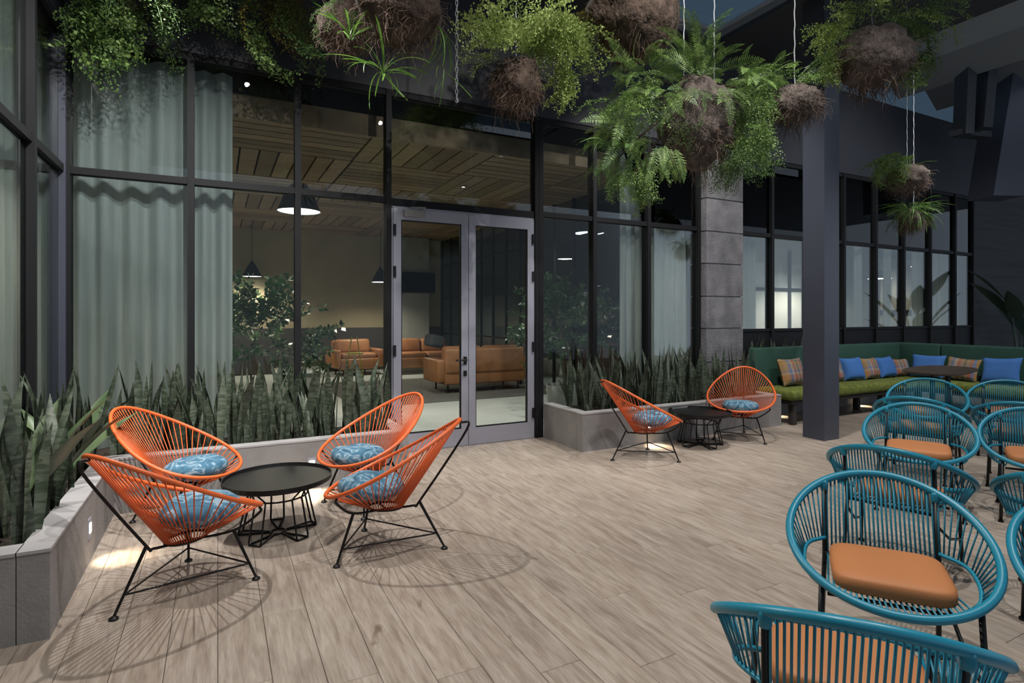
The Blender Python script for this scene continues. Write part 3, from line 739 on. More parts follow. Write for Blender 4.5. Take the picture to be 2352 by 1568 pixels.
PILL = [(7.34, 'plaid', .44, 'main', 'plaid cushion by itself left of the steel column'), (8.28, 'plaid2', .40, 'main', 'plaid cushion half hidden by the right side of the steel column'),
        (8.75, 'cobalt', .40, 'main', 'blue cushion just right of the steel column'), (9.21, 'plaid', .38, 'main', 'plaid cushion between the two blue ones on the long bench side'),
        (9.64, 'cobalt', .38, 'main', 'blue cushion nearest the bench corner on the long side'), (10.05, 'plaid2', .33, 'main', 'plaid cushion tucked into the bench corner'),
        (5.08, 'cobalt', .42, 'side', 'blue cushion right of the bench corner'), (4.60, 'plaid', .40, 'side', 'plaid cushion between two blue ones on the short bench side'),
        (4.11, 'cobalt', .44, 'side', 'blue cushion at the right picture edge on the bench')]
for k, (q, m_, s, sd, lb) in enumerate(PILL):
    o = pillow('pillow', s + .06, s - .04, .15).build('throw_pillow', m_, None, True)
    jit = .12 * sin(k * 2.3)
    if sd == 'main':
        o.location = (q, 5.42, .475 + s * .46); o.rotation_euler = (radians(72), radians(6 * sin(k * 3.1)), jit)
    else:
        o.location = (10.20, q, .475 + s * .46); o.rotation_euler = (radians(72), radians(4 * sin(k * 2.1)), -pi / 2 + jit)
    tag(o, lb, 'cushion', 'throw cushions on the corner bench')
tb = thing('bench_table', 'dark brown boat-shaped table in front of the corner bench', 'table', (8.75, 4.2, 0), radians(12))
prof = []
for k in range(48):
    a = 2 * pi * k / 48; prof.append((.74 * math.copysign(abs(cos(a)) ** .75, cos(a)), .36 * math.copysign(abs(sin(a)) ** .8, sin(a))))
mb = MB()
for s_, z_ in ((.86, .715), (1.0, .738), (1.0, .75), (.98, .756)): mb.v += [(x * s_, y * s_, z_) for x, y in prof]
for L_ in range(3): mb.f += [(L_ * 48 + j, L_ * 48 + (j + 1) % 48, (L_ + 1) * 48 + (j + 1) % 48, (L_ + 1) * 48 + j) for j in range(48)]
mb.f += [tuple(range(47, -1, -1)), tuple(144 + j for j in range(48))]
mb.build('table_top', 'tabletop', tb)
for x in (-.35, .35): MB().lathe([(0, .0), (.2, 0), (.2, .015), (.035, .03), (.03, .70), (.1, .715), (0, .716)], 20, (x, 0, 0)).build('pedestal', 'black', tb)
step_light((7.35, 5.76, .16), (0, -1, 0), 'step light glowing under the long side of the bench near its end', 5)
step_light((9.4, 5.76, .16), (0, -1, 0), 'step light glowing under the long side of the bench near its corner', 5)
tag(MB().box((6.76, 5.765, -.014), (13.8, 5.98, .27)).build('trim_plinth', 'concrete'), 'low concrete plinth under the far glass front behind the bench', 'plinth', kind='structure')

# ---- leaf prototypes
def sansev_leaf(seed):
    r = random.Random(seed); mb = MB(); n = 9; W = r.uniform(.026, .040); tw = r.uniform(-1.2, 1.2); lean = r.uniform(-.16, .16); wav = r.uniform(0, 6)
    vs = []
    for i in range(n + 1):
        f = i / n; w = W * (.55 + 1.3 * f * (1 - f) * 1.25) * (1 if f < .72 else max(.02, (1 - f) / .28) ** .7)
        a = tw * f + .25 * sin(3 * f + wav); cx_, sx_ = cos(a), sin(a); x = lean * f * f + .012 * sin(5 * f + wav)
        for s in (-1, 0, 1):
            d = .35 * w if s == 0 else 0
            vs.append((x + s * w * cx_ + d * sx_, s * w * sx_ - d * cx_, f))
    fs = []
    for i in range(n):
        for j in (0, 1): fs.append((i * 3 + j, i * 3 + j + 1, i * 3 + j + 4, i * 3 + j + 3))
    return mb.add(vs, fs).mesh('leaf', 'sansev', True)
def ribbon(mb, path, widths, normal=Vector((0, 0, 1)), fold=.3):
    vs, fs = [], []
    k = len(path)
    for i in range(k):
        t = (path[min(i + 1, k - 1)] - path[max(i - 1, 0)]); t = t.normalized() if t.length > 1e-9 else Vector((1, 0, 0))
        sd = t.cross(normal); sd = sd.normalized() if sd.length > 1e-6 else Vector((0, 1, 0))
        dn = t.cross(sd).normalized()
        vs += [path[i] - sd * widths[i], path[i] + dn * (fold * widths[i]), path[i] + sd * widths[i]]
    for i in range(k - 1):
        for j in (0, 1): fs.append((i * 3 + j, i * 3 + j + 1, i * 3 + j + 4, i * 3 + j + 3))
    mb.add(vs, fs)
def arch(droop, n, lift=0.0):
    """unit-length rachis leaving along +x and drooping"""
    p = Vector((0, 0, 0)); out = [p.copy()]; 
    for i in range(n):
        f = (i + 1) / n; ang = lift - droop * f
        p = p + Vector((cos(ang), 0, sin(ang))) / n; out.append(p.copy())
    return out
def lfl(mb, c, d, L, W, r):
    """one small leaflet: folded diamond, 2 quads"""
    d = d.normalized(); s = d.cross(Vector((r.uniform(-.5, .5), r.uniform(-.5, .5), 1))); s = s.normalized() if s.length > 1e-4 else Vector((0, 1, 0))
    m = c + d * L * .5 
    mb.add([c, m + s * W, c + d * L, m - s * W], [(0, 1, 2, 3)])
def maiden_frond(seed, m, dens=1.0, size=1.0):
    r = random.Random(seed); mb = MB(); n = 12; path = arch(r.uniform(1.1, 2.3), n, .15)
    ribbon(mb, path, [.004] * (n + 1))
    for i in range(2, n + 1):
        for s in (-1, 1):
            f = i / n; L = .26 * (1 - .75 * f) + .05
            base = path[i]; dirv = Vector((r.uniform(.3, .8), s * r.uniform(.6, 1.0), r.uniform(-.45, .15))).normalized()
            steps = max(3, int(9 * dens * L / .25))
            for k in range(steps):
                g = (k + .6) / steps; c = base + dirv * L * g + Vector((0, 0, -.10 * g * g * L * 4)) + Vector((r.gauss(0, .012), r.gauss(0, .012), r.gauss(0, .012)))
                lfl(mb, c, Vector((r.gauss(0, 1), r.gauss(0, 1), r.gauss(-.4, .6))), size * r.uniform(.030, .05), size * r.uniform(.013, .022), r)
    return mb.mesh('frond', m)
def boston_frond(seed, m):
    r = random.Random(seed); mb = MB(); n = 26; path = arch(r.uniform(.9, 1.9), n, .1)
    ribbon(mb, path, [.005] * (n + 1))
    for i in range(2, n):
        f = i / n; L = .15 * sin(pi * min(1, f * .9 + .12)) ** .8 + .012
        t = (path[i + 1] - path[i - 1]).normalized()
        for s in (-1, 1):
            d = (Vector((0, s, 0)) + t * .45 + Vector((0, 0, r.uniform(-.25, .15)))).normalized()
            c = path[i]; nrm = t.cross(Vector((0, s, 0)));  m_ = c + d * L * .4
            mb.add([c, m_ + t * .014, c + d * L, m_ - t * .012], [(0, 1, 2, 3)])
    return mb.mesh('frond', m)
def strap_frond(seed, m, w=.03):
    r = random.Random(seed); mb = MB(); n = 10; path = arch(r.uniform(.5, 1.9), n, .1)
    ribbon(mb, path, [w * (.45 + 1.6 * (i / n) * (1 - i / n)) * (1 if i < n else .05) for i in range(n + 1)], fold=.45)
    return mb.mesh('leaf', m, True)
def broad_leaf(seed, m):
    r = random.Random(seed); mb = MB(); n = 12; path = arch(r.uniform(.2, .9), n, 0)
    ribbon(mb, path, [.006 if i < 3 else .085 * sin(pi * min(1, ((i - 2.4) / (n - 2.4)) ** .8)) + .003 for i in range(n + 1)], fold=.35)
    return mb.mesh('leaf', m, True)
def sprig(seed, m):
    r = random.Random(seed); mb = MB(); n = 8; path = arch(r.uniform(-.2, .8), n, .1)
    ribbon(mb, path, [.006] * (n + 1))
    for i in range(2, n + 1):
        for s in range(4):
            d = Vector((r.uniform(.0, .8), r.gauss(0, .7), r.gauss(0, .5))).normalized(); c = path[i] + d * .02
            sd = d.cross(Vector((r.gauss(0, .3), r.gauss(0, .3), 1))).normalized(); L = r.uniform(.11, .19); W = L * .28
            mb.add([c, c + d * L * .4 + sd * W, c + d * L, c + d * L * .4 - sd * W], [(0, 1, 2, 3)])
    return mb.mesh('sprig', m)
PR = {'lime': [maiden_frond(i, 'fern_lime', 1.3) for i in range(4)], 'mgreen': [maiden_frond(20 + i, 'fern_green', 1.3) for i in range(4)],
      'mdark': [maiden_frond(40 + i, 'fern_dark', 1.6, .72) for i in range(4)], 'olive': [maiden_frond(60 + i, 'fern_olive', 1.5, .72) for i in range(3)],
      'boston': [boston_frond(80 + i, 'fern_green') for i in range(4)], 'bostond': [boston_frond(90 + i, 'fern_dark') for i in range(3)],
      'strap': [strap_frond(100 + i, 'strap') for i in range(4)], 'thin': [strap_frond(110 + i, 'strap', .014) for i in range(3)],
      'sprig': [sprig(120 + i, 'bushleaf') for i in range(5)], 'banana': [broad_leaf(140 + i, 'banana') for i in range(4)],
      'broad': [broad_leaf(150 + i, 'broad') for i in range(4)]}
SV = [sansev_leaf(i) for i in range(8)]

# ---- snake plants in the planters
def snake_plant(x, y, label, group, hmin, hmax, n):
    t = thing('snake_plant', label, 'plant', (x, y, .345), random.uniform(0, 6.28), group)
    for k in range(n):
        a = 2 * pi * k / n + random.uniform(-.4, .4); r_ = random.uniform(.01, .05); h_ = random.uniform(hmin, hmax)
        o = link('leaf', random.choice(SV), t, (r_ * cos(a), r_ * sin(a), 0))
        o.rotation_euler = (random.gauss(0, .09) - .08 * sin(a), random.gauss(0, .09) + .08 * cos(a), random.uniform(0, 6.28))
        o.scale = (h_ * 1.55, h_ * 1.55, h_)
ORD = 'first second third fourth fifth sixth seventh eighth ninth tenth eleventh twelfth thirteenth fourteenth fifteenth sixteenth seventeenth eighteenth'.split()
def rows(x0, x1, ys, step, label, group, hmin, hmax, n):
    for j, y in enumerate(ys):
        x = x0 + (j % 2) * step / 2; q = 0
        while x < (x1 if y < 5.7 else min(x1, 5.95)):
            snake_plant(x + random.uniform(-.03, .03), y + random.uniform(-.03, .03), label % (ORD[q], ('front', 'middle', 'back')[j]), group, hmin, hmax, n); x += step; q += 1
rows(-.66, 1.42, (5.38, 5.6, 5.82), .17, 'snake plant %s from the planter corner in the %s row along the main glass', 'snake plants along the main glass left of the doors', .34, .78, 5)
rows(3.78, 6.6, (5.38, 5.6, 5.82), .18, 'snake plant %s from the double doors in the %s row of the straight planter', 'snake plants in the straight planter', .30, .74, 5)
for k in range(9):
    snake_plant(-.92 + .07 * (-1) ** k, 3.6 + k * .2, 'snake plant %s from the near end of the short planter side' % ORD[k], 'snake plants in the short planter side', .5, .85, 5)
for k in range(6):
    snake_plant(7.0 + k * .3, 5.885, 'snake plant %s from the stone pillar behind the green bench back' % ORD[k], 'snake plants behind the bench', .72, .86, 3)
for k, (x, y, az) in enumerate(((-.93, 4.62, -.6), (-.95, 4.05, .4), (-.93, 5.2, .1))):
    t = thing('broad_leaf_plant', ['broad-leaved plant leaning out beside the rim of the corner orange chair', 'broad-leaved plant midway along the short planter side', 'tall broad-leaved plant near the side glass and corner post', 'broad-leaved plant in the planter corner behind the orange chair', 'broad-leaved plant at the near end of the short planter side'][k], 'plant', (x, y, .35), az, 'broad-leaved plants')
    for q in range(6):
        o = link('leaf', PR['broad'][q % 4], t); a = 2 * pi * q / 6 + random.uniform(-.3, .3)
        o.rotation_euler = (random.uniform(-.5, .5), -random.uniform(1.12, 1.45), a); s = random.uniform(.6, .82); o.scale = (s, s * .85, s)

# ---- hanging plants
def root_ball(name, r, m, seed, parent, loc=(0, 0, 0), tails=0):
    bm = bmesh.new(); bmesh.ops.create_icosphere(bm, subdivisions=4, radius=1)
    for v in bm.verts:
        n_ = v.co.normalized()
        d = 1 + .24 * noise.noise(n_ * 1.6 + Vector((seed, 0, 0))) + .12 * noise.noise(n_ * 4.5 + Vector((0, seed, 0))) + .09 * noise.noise(n_ * 12)
        v.co = Vector((n_.x * r[0] * d, n_.y * r[1] * d, n_.z * r[2] * d))
    me = bpy.data.meshes.new(name); bm.to_mesh(me); bm.free(); me.materials.append(MT[m])
    me.polygons.foreach_set('use_smooth', [True] * len(me.polygons))
    o = link(name, me, parent, loc)
    R = random.Random(seed); mb = MB()
    for k in range(520):
        d = Vector((R.gauss(0, 1), R.gauss(0, 1), R.gauss(-.4, .8))).normalized(); p = Vector((d.x * r[0], d.y * r[1], d.z * r[2])) * .98
        q = p + d * R.uniform(.01, .05) + Vector((R.gauss(0, .03), R.gauss(0, .03), R.uniform(-.06, .01)))
        e = q + Vector((R.gauss(0, .02), R.gauss(0, .02), R.uniform(-.06, -.005)))
        mb.tube([p, q, e], [.0014, .0012, .0007], 3, caps=False)
    for k in range(tails):
        a = R.uniform(0, 6.28); rr = R.uniform(.2, .85); p = Vector((r[0] * rr * cos(a), r[1] * rr * sin(a), -r[2] * sqrt(1 - rr * rr) * .95))
        L = R.uniform(.08, .26) ; pts = [p]
        for q in range(4): pts.append(pts[-1] + Vector((R.gauss(0, .018), R.gauss(0, .018), -L / 4)))
        mb.tube(pts, [.0045, .0038, .003, .002, .001], 3, caps=False)
    ro_ = mb.build('roots', 'roots', o); tag(ro_, kind='stuff')
    return o
def fronds(t, proto, n, org, spread, elev, length, az=(0, 2 * pi), seed=0, roll=.3):
    R = random.Random(seed)
    for k in range(n):
        a = az[0] + (az[1] - az[0]) * (k + R.random()) / n
        rr = sqrt(R.random())
        o = link('frond', R.choice(PR[proto]), t, (org[0] + spread * rr * cos(a), org[1] + spread * rr * sin(a), org[2] + R.uniform(-.03, .03)))
        o.rotation_euler = (R.gauss(0, roll), -R.uniform(*elev), a); L = R.uniform(*length); o.scale = (L, L, L)
def wire(t, z0, x=0.0, y=0.0, r=.0045, zb=0.0):
    """twisted hanging line from the plant up to the ceiling"""
    zt = CEIL - z0; n = max(6, int((zt - zb) / .05))
    MB().tube([(x + .003 * sin(k * 2.1), y + .003 * cos(k * 2.1), zb + (zt - zb) * k / n) for k in range(n + 1)], r, 5).build('hanging_wire', 'wire', t)
def hang(name, label, p, br, bm_, seed, tails=0, wx=(0, 0)):
    t = thing(name, label, 'hanging plant', p, 0, 'hanging plants under the ceiling')
    if br: root_ball('root_ball', br, bm_, seed, t, (0, 0, 0), tails)
    wire(t, p[2], wx[0], wx[1], zb=(br[2] * .8 if br else 0))
    return t
RX, RY = .8882, -.4595                      # the terrace direction across the row of hanging plants
def org(dx, dz, dy=0.0): return (dx * RX - dy * RY, dx * RY + dy * RX, dz)
AR = -.478                                  # azimuth of that direction
# feathery ferns in the upper left corner, their balls above the frame
t = hang('hanging_fern', 'dense dark green feathery fern at the far upper left, before the curtain', (-.72, 5.62, 4.26), (.18, .18, .16), 'rootball', 1)
fronds(t, 'mdark', 30, org(.04, -.02), .16, (-1.35, -.3), (0.40, 0.70), seed=1); fronds(t, 'mgreen', 9, org(-.05, -.1), .1, (-1.5, -.9), (0.56, 0.85), seed=2)
fronds(t, 'mdark', 12, org(-.1, -.12), .08, (-1.2, -.5), (0.51, 0.81), az=(AR + pi - .8, AR + pi + .8), seed=52)
t = hang('hanging_fern', 'thin green feathery fern, second from the upper left', (-.06, 5.6, 4.44), (.17, .17, .15), 'rootball', 2)
fronds(t, 'mdark', 18, org(0, 0), .12, (-1.0, .3), (0.32, 0.56), seed=3); fronds(t, 'mgreen', 6, org(-.06, -.05), .05, (-1.5, -1.2), (0.51, 0.70), seed=4)
t = hang('hanging_fern', 'yellowish brown feathery fern, third from the upper left', (.54, 5.5, 4.47), (.17, .17, .16), 'rootball', 3)
fronds(t, 'olive', 16, org(0, -.03), .12, (-1.45, -.3), (0.40, 0.68), seed=5); fronds(t, 'mdark', 12, org(.06, -.05), .12, (-1.5, -.4), (0.40, 0.79), seed=6); fronds(t, 'mgreen', 4, org(-.12, -.3), .05, (-1.0, -.4), (0.51, 0.68), az=(AR + pi - .4, AR + pi + .4), seed=7)
t = hang('hanging_fern', 'mossy dark green root ball behind the strap-leaved plant', (.93, 4.75, 3.86), (.2, .2, .22), 'rootball', 4, 10)
fronds(t, 'mdark', 36, (0, 0, .08), .17, (-1.2, .4), (.18, .32), seed=8)
# strap-leaved plant with a big brown ball
t = hang('hanging_strap_plant', 'big dark root ball with long strap leaves at the top centre-left', (1.12, 3.82, 3.60), (.275, .275, .25), 'rootball', 5, 16)
o1, o2, o3 = org(-.11, -.46, -.05), org(-.34, -.22, -.05), org(.29, -.40, .05)
fronds(t, 'strap', 10, o1, .02, (.35, 1.45), (.28, .46), seed=9, roll=.5); fronds(t, 'strap', 4, o1, .02, (-.4, .3), (.2, .34), seed=53, roll=.5)
fronds(t, 'strap', 9, o2, .02, (.2, 1.45), (.25, .42), seed=10, roll=.5); fronds(t, 'thin', 6, o1, .02, (.3, 1.3), (.25, .4), seed=54)
fronds(t, 'thin', 12, org(.22, -.12), .05, (-1.4, -.5), (.25, .45), az=(AR - .9, AR + .9), seed=11)
fronds(t, 'thin', 9, o3, .02, (-1.3, .7), (.16, .32), seed=12)
MB().tube([(-.1, .0, -.12), o2], .008, 5).tube([(-.03, .0, -.2), o1], .008, 5).tube([(.15, -.05, -.15), o3], .005, 5).build('stem', 'bark', t)
# bare chain
ch = thing('hanging_chain', 'bare pale chain hanging between two root balls', 'chain', (1.72, 4.30, 3.23))
mb = MB(); zt = CEIL - 3.23; n = int(zt / .045)
for k in range(n):
    zz = k * .045 + .03
    ring = [(.010 * cos(a) * (k % 2), .010 * cos(a) * (1 - k % 2), zz + .028 * sin(a)) for a in [2 * pi * q / 10 for q in range(10)]]
    mb.tube(ring, .0034, 4, True)
mb.tube([(0, 0, zt - .06), (0, 0, zt)], .004, 5)
mb.build('links', 'wire', ch); MB().tube([(0, 0, .03), (.012, 0, .012), (.012, 0, -.005), (0, 0, -.014), (-.012, 0, -.004)], .003, 5).build('hook', 'wire', ch)
# bright lime maidenhair
t = hang('hanging_fern', 'bright lime maidenhair fern on a brown root ball above the double doors', (2.19, 4.16, 3.40), (.21, .21, .21), 'rootball', 6, 10)
fronds(t, 'lime', 34, org(.03, .24), .10, (.5, 1.45), (.40, .60), az=(AR - 1.5, AR + 1.1), seed=13)
fronds(t, 'lime', 22, org(.22, .40), .12, (-.5, .8), (.35, .56), az=(AR - 1.2, AR + .9), seed=14)
fronds(t, 'lime', 9, org(.30, .22), .10, (-1.4, -.7), (.38, .52), az=(AR - .7, AR + .7), seed=55)
fronds(t, 'lime', 14, org(-.02, .30), .08, (.6, 1.5), (.35, .62), az=(AR + 1.6, AR + 4.4), seed=56)
fronds(t, 'lime', 3, org(-.08, .22), .04, (.35, .6), (.30, .38), az=(AR + pi - .4, AR + pi + .4), seed=15)
# large brown ball
t = hang('hanging_fern', 'largest reddish brown root ball at the top centre with trailing roots', (3.10, 3.77, 3.99), (.34, .34, .33), 'rootball', 7, 26)
fronds(t, 'lime', 34, (0, 0, .38), .2, (.5, 1.45), (.4, .62), seed=16); fronds(t, 'olive', 10, org(-.30, .10), .06, (-1.1, 0), (.22, .36), az=(AR + pi - 1, AR + pi + 1), seed=17)
fronds(t, 'mgreen', 30, (0, 0, .42), .22, (.6, 1.5), (.45, .7), seed=18)
# big sword fern cluster
t = hang('hanging_fern', 'huge leafy sword fern cluster with a shaggy brown ball left of the column', (3.37, 3.33, 3.02), (.27, .27, .33), 'rootball2', 8, 30, (.14 * RX, .14 * RY))
wire(t, 3.02, -.10 * RX, -.10 * RY, zb=.25)
K = 0
for dx, dz, pr_, n_, el, ln, az in ((-.05, .34, 'boston', 20, (.2, 1.4), (.24, .42), pi), (-.05, .5, 'boston', 8, (.8, 1.5), (.26, .40), pi), (-.42, .34, 'boston', 16, (-.5, .9), (.22, .38), 2.0),
        (-.55, .12, 'mgreen', 22, (-1.0, .6), (.22, .36), 2.2), (-.62, -.05, 'boston', 18, (-1.0, .6), (.2, .34), 2.0), (-.62, -.28, 'bostond', 20, (-1.2, .5), (.2, .34), 2.2), (-.5, -.42, 'mgreen', 14, (-1.4, 0), (.2, .32), 2.4),
        (-.72, -.2, 'thin', 12, (-.4, .7), (.16, .28), 1.2), (-.34, -.25, 'boston', 14, (-1.3, .2), (.2, .34), 2.6), (-.3, .15, 'boston', 14, (-.7, .8), (.22, .34), 2.2),
        (.28, .28, 'boston', 20, (-.4, 1.1), (.20, .32), 2.0), (.34, .1, 'mgreen', 24, (-1.0, .6), (.20, .30), 1.8), (.32, -.1, 'mgreen', 24, (-1.3, .3), (.20, .32), 1.8), (.26, -.24, 'mdark', 24, (-1.4, -.2), (.22, .34), 2.0),
        (.14, .18, 'boston', 16, (-1.3, .4), (.22, .38), 2.8), (-.14, .16, 'bostond', 16, (-1.3, .2), (.24, .38), 2.8), (-.1, -.02, 'mdark', 10, (-1.4, -.3), (.18, .3), 2.8), (.42, .28, 'boston', 7, (.4, 1.3), (.2, .3), 1.2)):
    K += 1; c0 = AR if dx >= 0 else AR + pi
    fronds(t, pr_, int(n_ * 1.15), org(dx, dz, -.14), .13, el, ln, az=(c0 - az, c0 + az), seed=200 + K, roll=.6); fronds(t, pr_, int(n_ * .7), org(dx * .8, dz, .10), .13, el, ln, az=(c0 - az, c0 + az), seed=300 + K, roll=.6)
mb = MB()
for dx, dz in ((-.55, .12), (-.62, -.28), (-.42, .34), (.42, .1), (.38, -.1), (.32, .28), (-.5, -.42)): mb.tube(bez([(0, 0, .2), Vector(org(dx, dz)) * .6 + Vector((0, 0, .12)), org(dx, dz)], 5), .008, 5)
mb.build('stem', 'bark', t)
# smooth oval ball beside the column
t = hang('hanging_fern', 'smooth oval grey-brown root ball just left of the steel column head', (3.96, 2.90, 3.125), (.19, .19, .135), 'rootball2', 9, 3, (0, 0))
fronds(t, 'boston', 7, org(.0, .12), .04, (.8, 1.3), (.42, .58), az=(AR - .5, AR + .5), seed=25); fronds(t, 'mgreen', 8, org(.02, .12), .05, (.5, 1.5), (.22, .36), seed=57)
fronds(t, 'boston', 9, org(-.1, .10), .05, (.0, .8), (.22, .36), az=(AR + pi - 1, AR + pi + 1), seed=26); fronds(t, 'bostond', 12, org(-.16, .06), .05, (-1.0, .3), (.16, .3), az=(AR + pi - 1, AR + pi + 1), seed=27)
# right ball with fern crown
t = hang('hanging_fern', 'pale green maidenhair fern crowning a shaggy grey root ball right of the column', (4.50, 2.63, 3.48), (.255, .255, .24), 'rootball2', 10, 40)
fronds(t, 'lime', 22, org(-.02, .27, .08), .14, (.1, 1.3), (.28, .42), seed=28)
fronds(t, 'mgreen', 26, org(.22, .30, .05), .14, (-.4, .9), (.26, .42), az=(AR - 1.3, AR + 1.3), seed=29); fronds(t, 'mgreen', 16, org(.34, .12, .08), .10, (-1.4, -.4), (.24, .4), az=(AR - 1.2, AR + 1.2), seed=58)
fronds(t, 'lime', 16, org(-.18, .22, .04), .08, (-.8, .7), (.18, .28), az=(AR + pi - 1.2, AR + pi + 1.2), seed=30); fronds(t, 'lime', 12, org(-.27, .06, .06), .06, (-1.5, -.9), (.22, .34), az=(AR + pi - 1, AR + pi + 1), seed=59)
# two small ones over the bench
t = hang('hanging_fern', 'small brown moss ball with leaves on one side over the blue armchairs', (7.53, 3.98, 3.17), (.21, .21, .17), 'rootball2', 11, 3)
fronds(t, 'mgreen', 34, org(-.08, .18, -.03), .10, (-.7, .9), (.24, .40), az=(AR + pi - 1.3, AR + pi + 1.3), seed=31); fronds(t, 'strap', 4, org(.06, .15), .03, (.3, .9), (.22, .32), az=(AR - .7, AR + .7), seed=32)
t = hang('hanging_fern', 'small grassy plant hanging lowest on its own wire over the bench table', (7.80, 4.07, 2.70), (.12, .12, .12), 'rootball2', 12, 4, (.05, 0))
fronds(t, 'thin', 60, (0, 0, .12), .10, (-.9, 1.2), (.28, .42), seed=34); fronds(t, 'bostond', 36, (0, 0, .12), .10, (-1.2, .7), (.24, .38), seed=35)

# ---- big-leaved plant by the end wall
t = thing('banana_plant', 'dark big-leaved banana plant against the end wall', 'plant', (13.55, 5.1, 0))
for k in range(9):
    a = 2 * pi * k / 9 + .4; L = random.uniform(.9, 1.3); h_ = random.uniform(.9, 1.7)
    MB().tube([(.05 * cos(a), .05 * sin(a), .0), (.12 * cos(a), .12 * sin(a), h_ * .6), (.2 * cos(a), .2 * sin(a), h_)], [.03, .02, .012], 6).build('stalk', 'banana', t, True)
    o = link('leaf', PR['banana'][k % 4], t, (.2 * cos(a), .2 * sin(a), h_)); o.rotation_euler = (random.uniform(-.6, .6), -random.uniform(.8, 1.3), a); o.scale = (L, L * 1.5, L)

# ---- lounge furniture
def sofa(loc, rz, w, label, cushions=2):
    t = thing('leather_sofa', label, 'sofa', loc, rz, 'brown leather sofas')
    rbox('base', (w, .86, .26), .03, 'leather', t, (0, 0, .29)); rbox('backrest', (w, .22, .50), .06, 'leather', t, (0, .34, .60))
    for s in (-1, 1): rbox('arm', (.16, .86, .44), .04, 'leather', t, (s * (w / 2 + .06), 0, .42))
    for k in range(cushions):
        cw = (w - .06) / cushions; x = -w / 2 + .03 + cw * (k + .5)
        rbox('seat_cushion', (cw - .02, .62, .14), .05, 'leather', t, (x, -.10, .48)); rbox('back_cushion', (cw - .02, .18, .36), .07, 'leather', t, (x, .17, .70), rot=(radians(-10), 0, 0))
    for sx in (-1, 1):
        for sy in (-1, 1): MB().tube([(sx * (w / 2 - .1), sy * .33, .17), (sx * (w / 2 - .1), sy * .33, 0)], .018, 8).build('leg', 'black', t)
    return t
sofa((4.62, 10.45, .012), pi, 1.7, 'brown leather sofa seen from behind through the right door leaf')
sofa((4.72, 14.2, 0), 0, 1.5, 'brown leather sofa facing out, seen through the left door leaf')
sofa((3.05, 14.5, 0), .1, .95, 'brown leather sofa at the far wall left of the doors', 1)
cf = rbox('folded_throw', (.34, .28, .24), .06, 'darkfabric', None, (3.78, 10.62, .98), rot=(0, .2, .3)); tag(cf, 'charcoal throw lying over the corner of the back-turned sofa', 'throw')
rg = rbox('area_rug', (4.2, 3.6, .012), .005, 'rug', None, (5.0 - .95, 11.0, .006), 1); tag(rg, 'dark grey rug under the lounge sofas', 'rug')
ct = thing('coffee_table', 'low pale block table behind the snake plants left of the doors', 'table', (1.4, 11.9, 0)); rbox('top', (.9, .9, .06), .01, 'lightfloor', ct, (0, 0, .40)); rbox('plinth', (.7, .7, .37), .01, 'colgrey', ct, (0, 0, .185))
tv = thing('wall_tv', 'black flat television on the pale pier', 'television', (4.68, 15.03, 2.37)); rbox('screen', (1.35, .05, .56), .01, 'screen', tv, (0, -.045, 0)); rbox('bracket', (.3, .03, .2), .005, 'black', tv, (0, -.003, 0))
tv = thing('wall_tv', 'black television hung before the pale curtain edge by the bar', 'television', (7.45, 10.2, 2.25), radians(-20)); rbox('screen', (1.1, .05, .6), .01, 'screen', tv, (0, 0, 0)); MB().tube([(0, .04, .1), (0, .04, 1.36)], .02, 8).build('ceiling_pole', 'black', tv)
br = thing('bar_counter', 'wooden bar counter seen past the steel partition', 'counter', (8.3, 10.6, 0), radians(-10)); rbox('body', (2.0, .5, 1.0), .01, 'woodbar', br, (0, 0, .5)); rbox('counter_top', (2.1, .62, .06), .01, 'darkfabric', br, (0, 0, 1.03))
sl = thing('folding_stool', 'yellow folding stool in front of the dark wainscot', 'stool', (2.75, 13.1, 0))
rbox('seat', (.34, .3, .03), .01, 'yellow', sl, (0, 0, .62))
for s in (-1, 1): MB().tube([(s * .06, .0, 1.0), (s * .2, 0, 0)], .012, 6).build('leg', 'yellow', sl)
def bush(loc, lab, sz, n, seed, hz):
    t = thing('indoor_shrub', lab, 'plant', loc); R = random.Random(seed)
    MB().tube([(0, 0, 0), (.05, .02, hz * .5), (-.03, .04, hz)], [.04, .03, .02], 7).build('trunk', 'bark', t, True)
    MB().lathe([(0, .0), (.22, 0), (.28, .42), (.25, .42), (.24, .36), (0, .36)], 20).build('pot', 'colgrey', t, True)
    for k in range(n):
        a = R.uniform(0, 6.28); el = R.uniform(-.5, 1.3); rr = R.random() ** .4
        o = link('sprig', R.choice(PR['sprig']), t, (sz * .75 * rr * cos(a) * cos(el), sz * .75 * rr * sin(a) * cos(el), hz + sz * .6 * rr * sin(el)))
        o.rotation_euler = (R.uniform(-1, 1), -el, a); s = R.uniform(.4, .65); o.scale = (s, s, s)
    return t
bush((.45, 8.3, 0), 'large dark leafy shrub behind the glass left of the doors', .72, 120, 41, 1.12)
bush((4.75, 7.45, 0), 'dark leafy shrub behind the first bay right of the doors', .58, 90, 42, 1.25)
bush((7.2, 11.9, 0), 'dim leafy shrub beyond the steel partition', .5, 40, 43, 1.3)
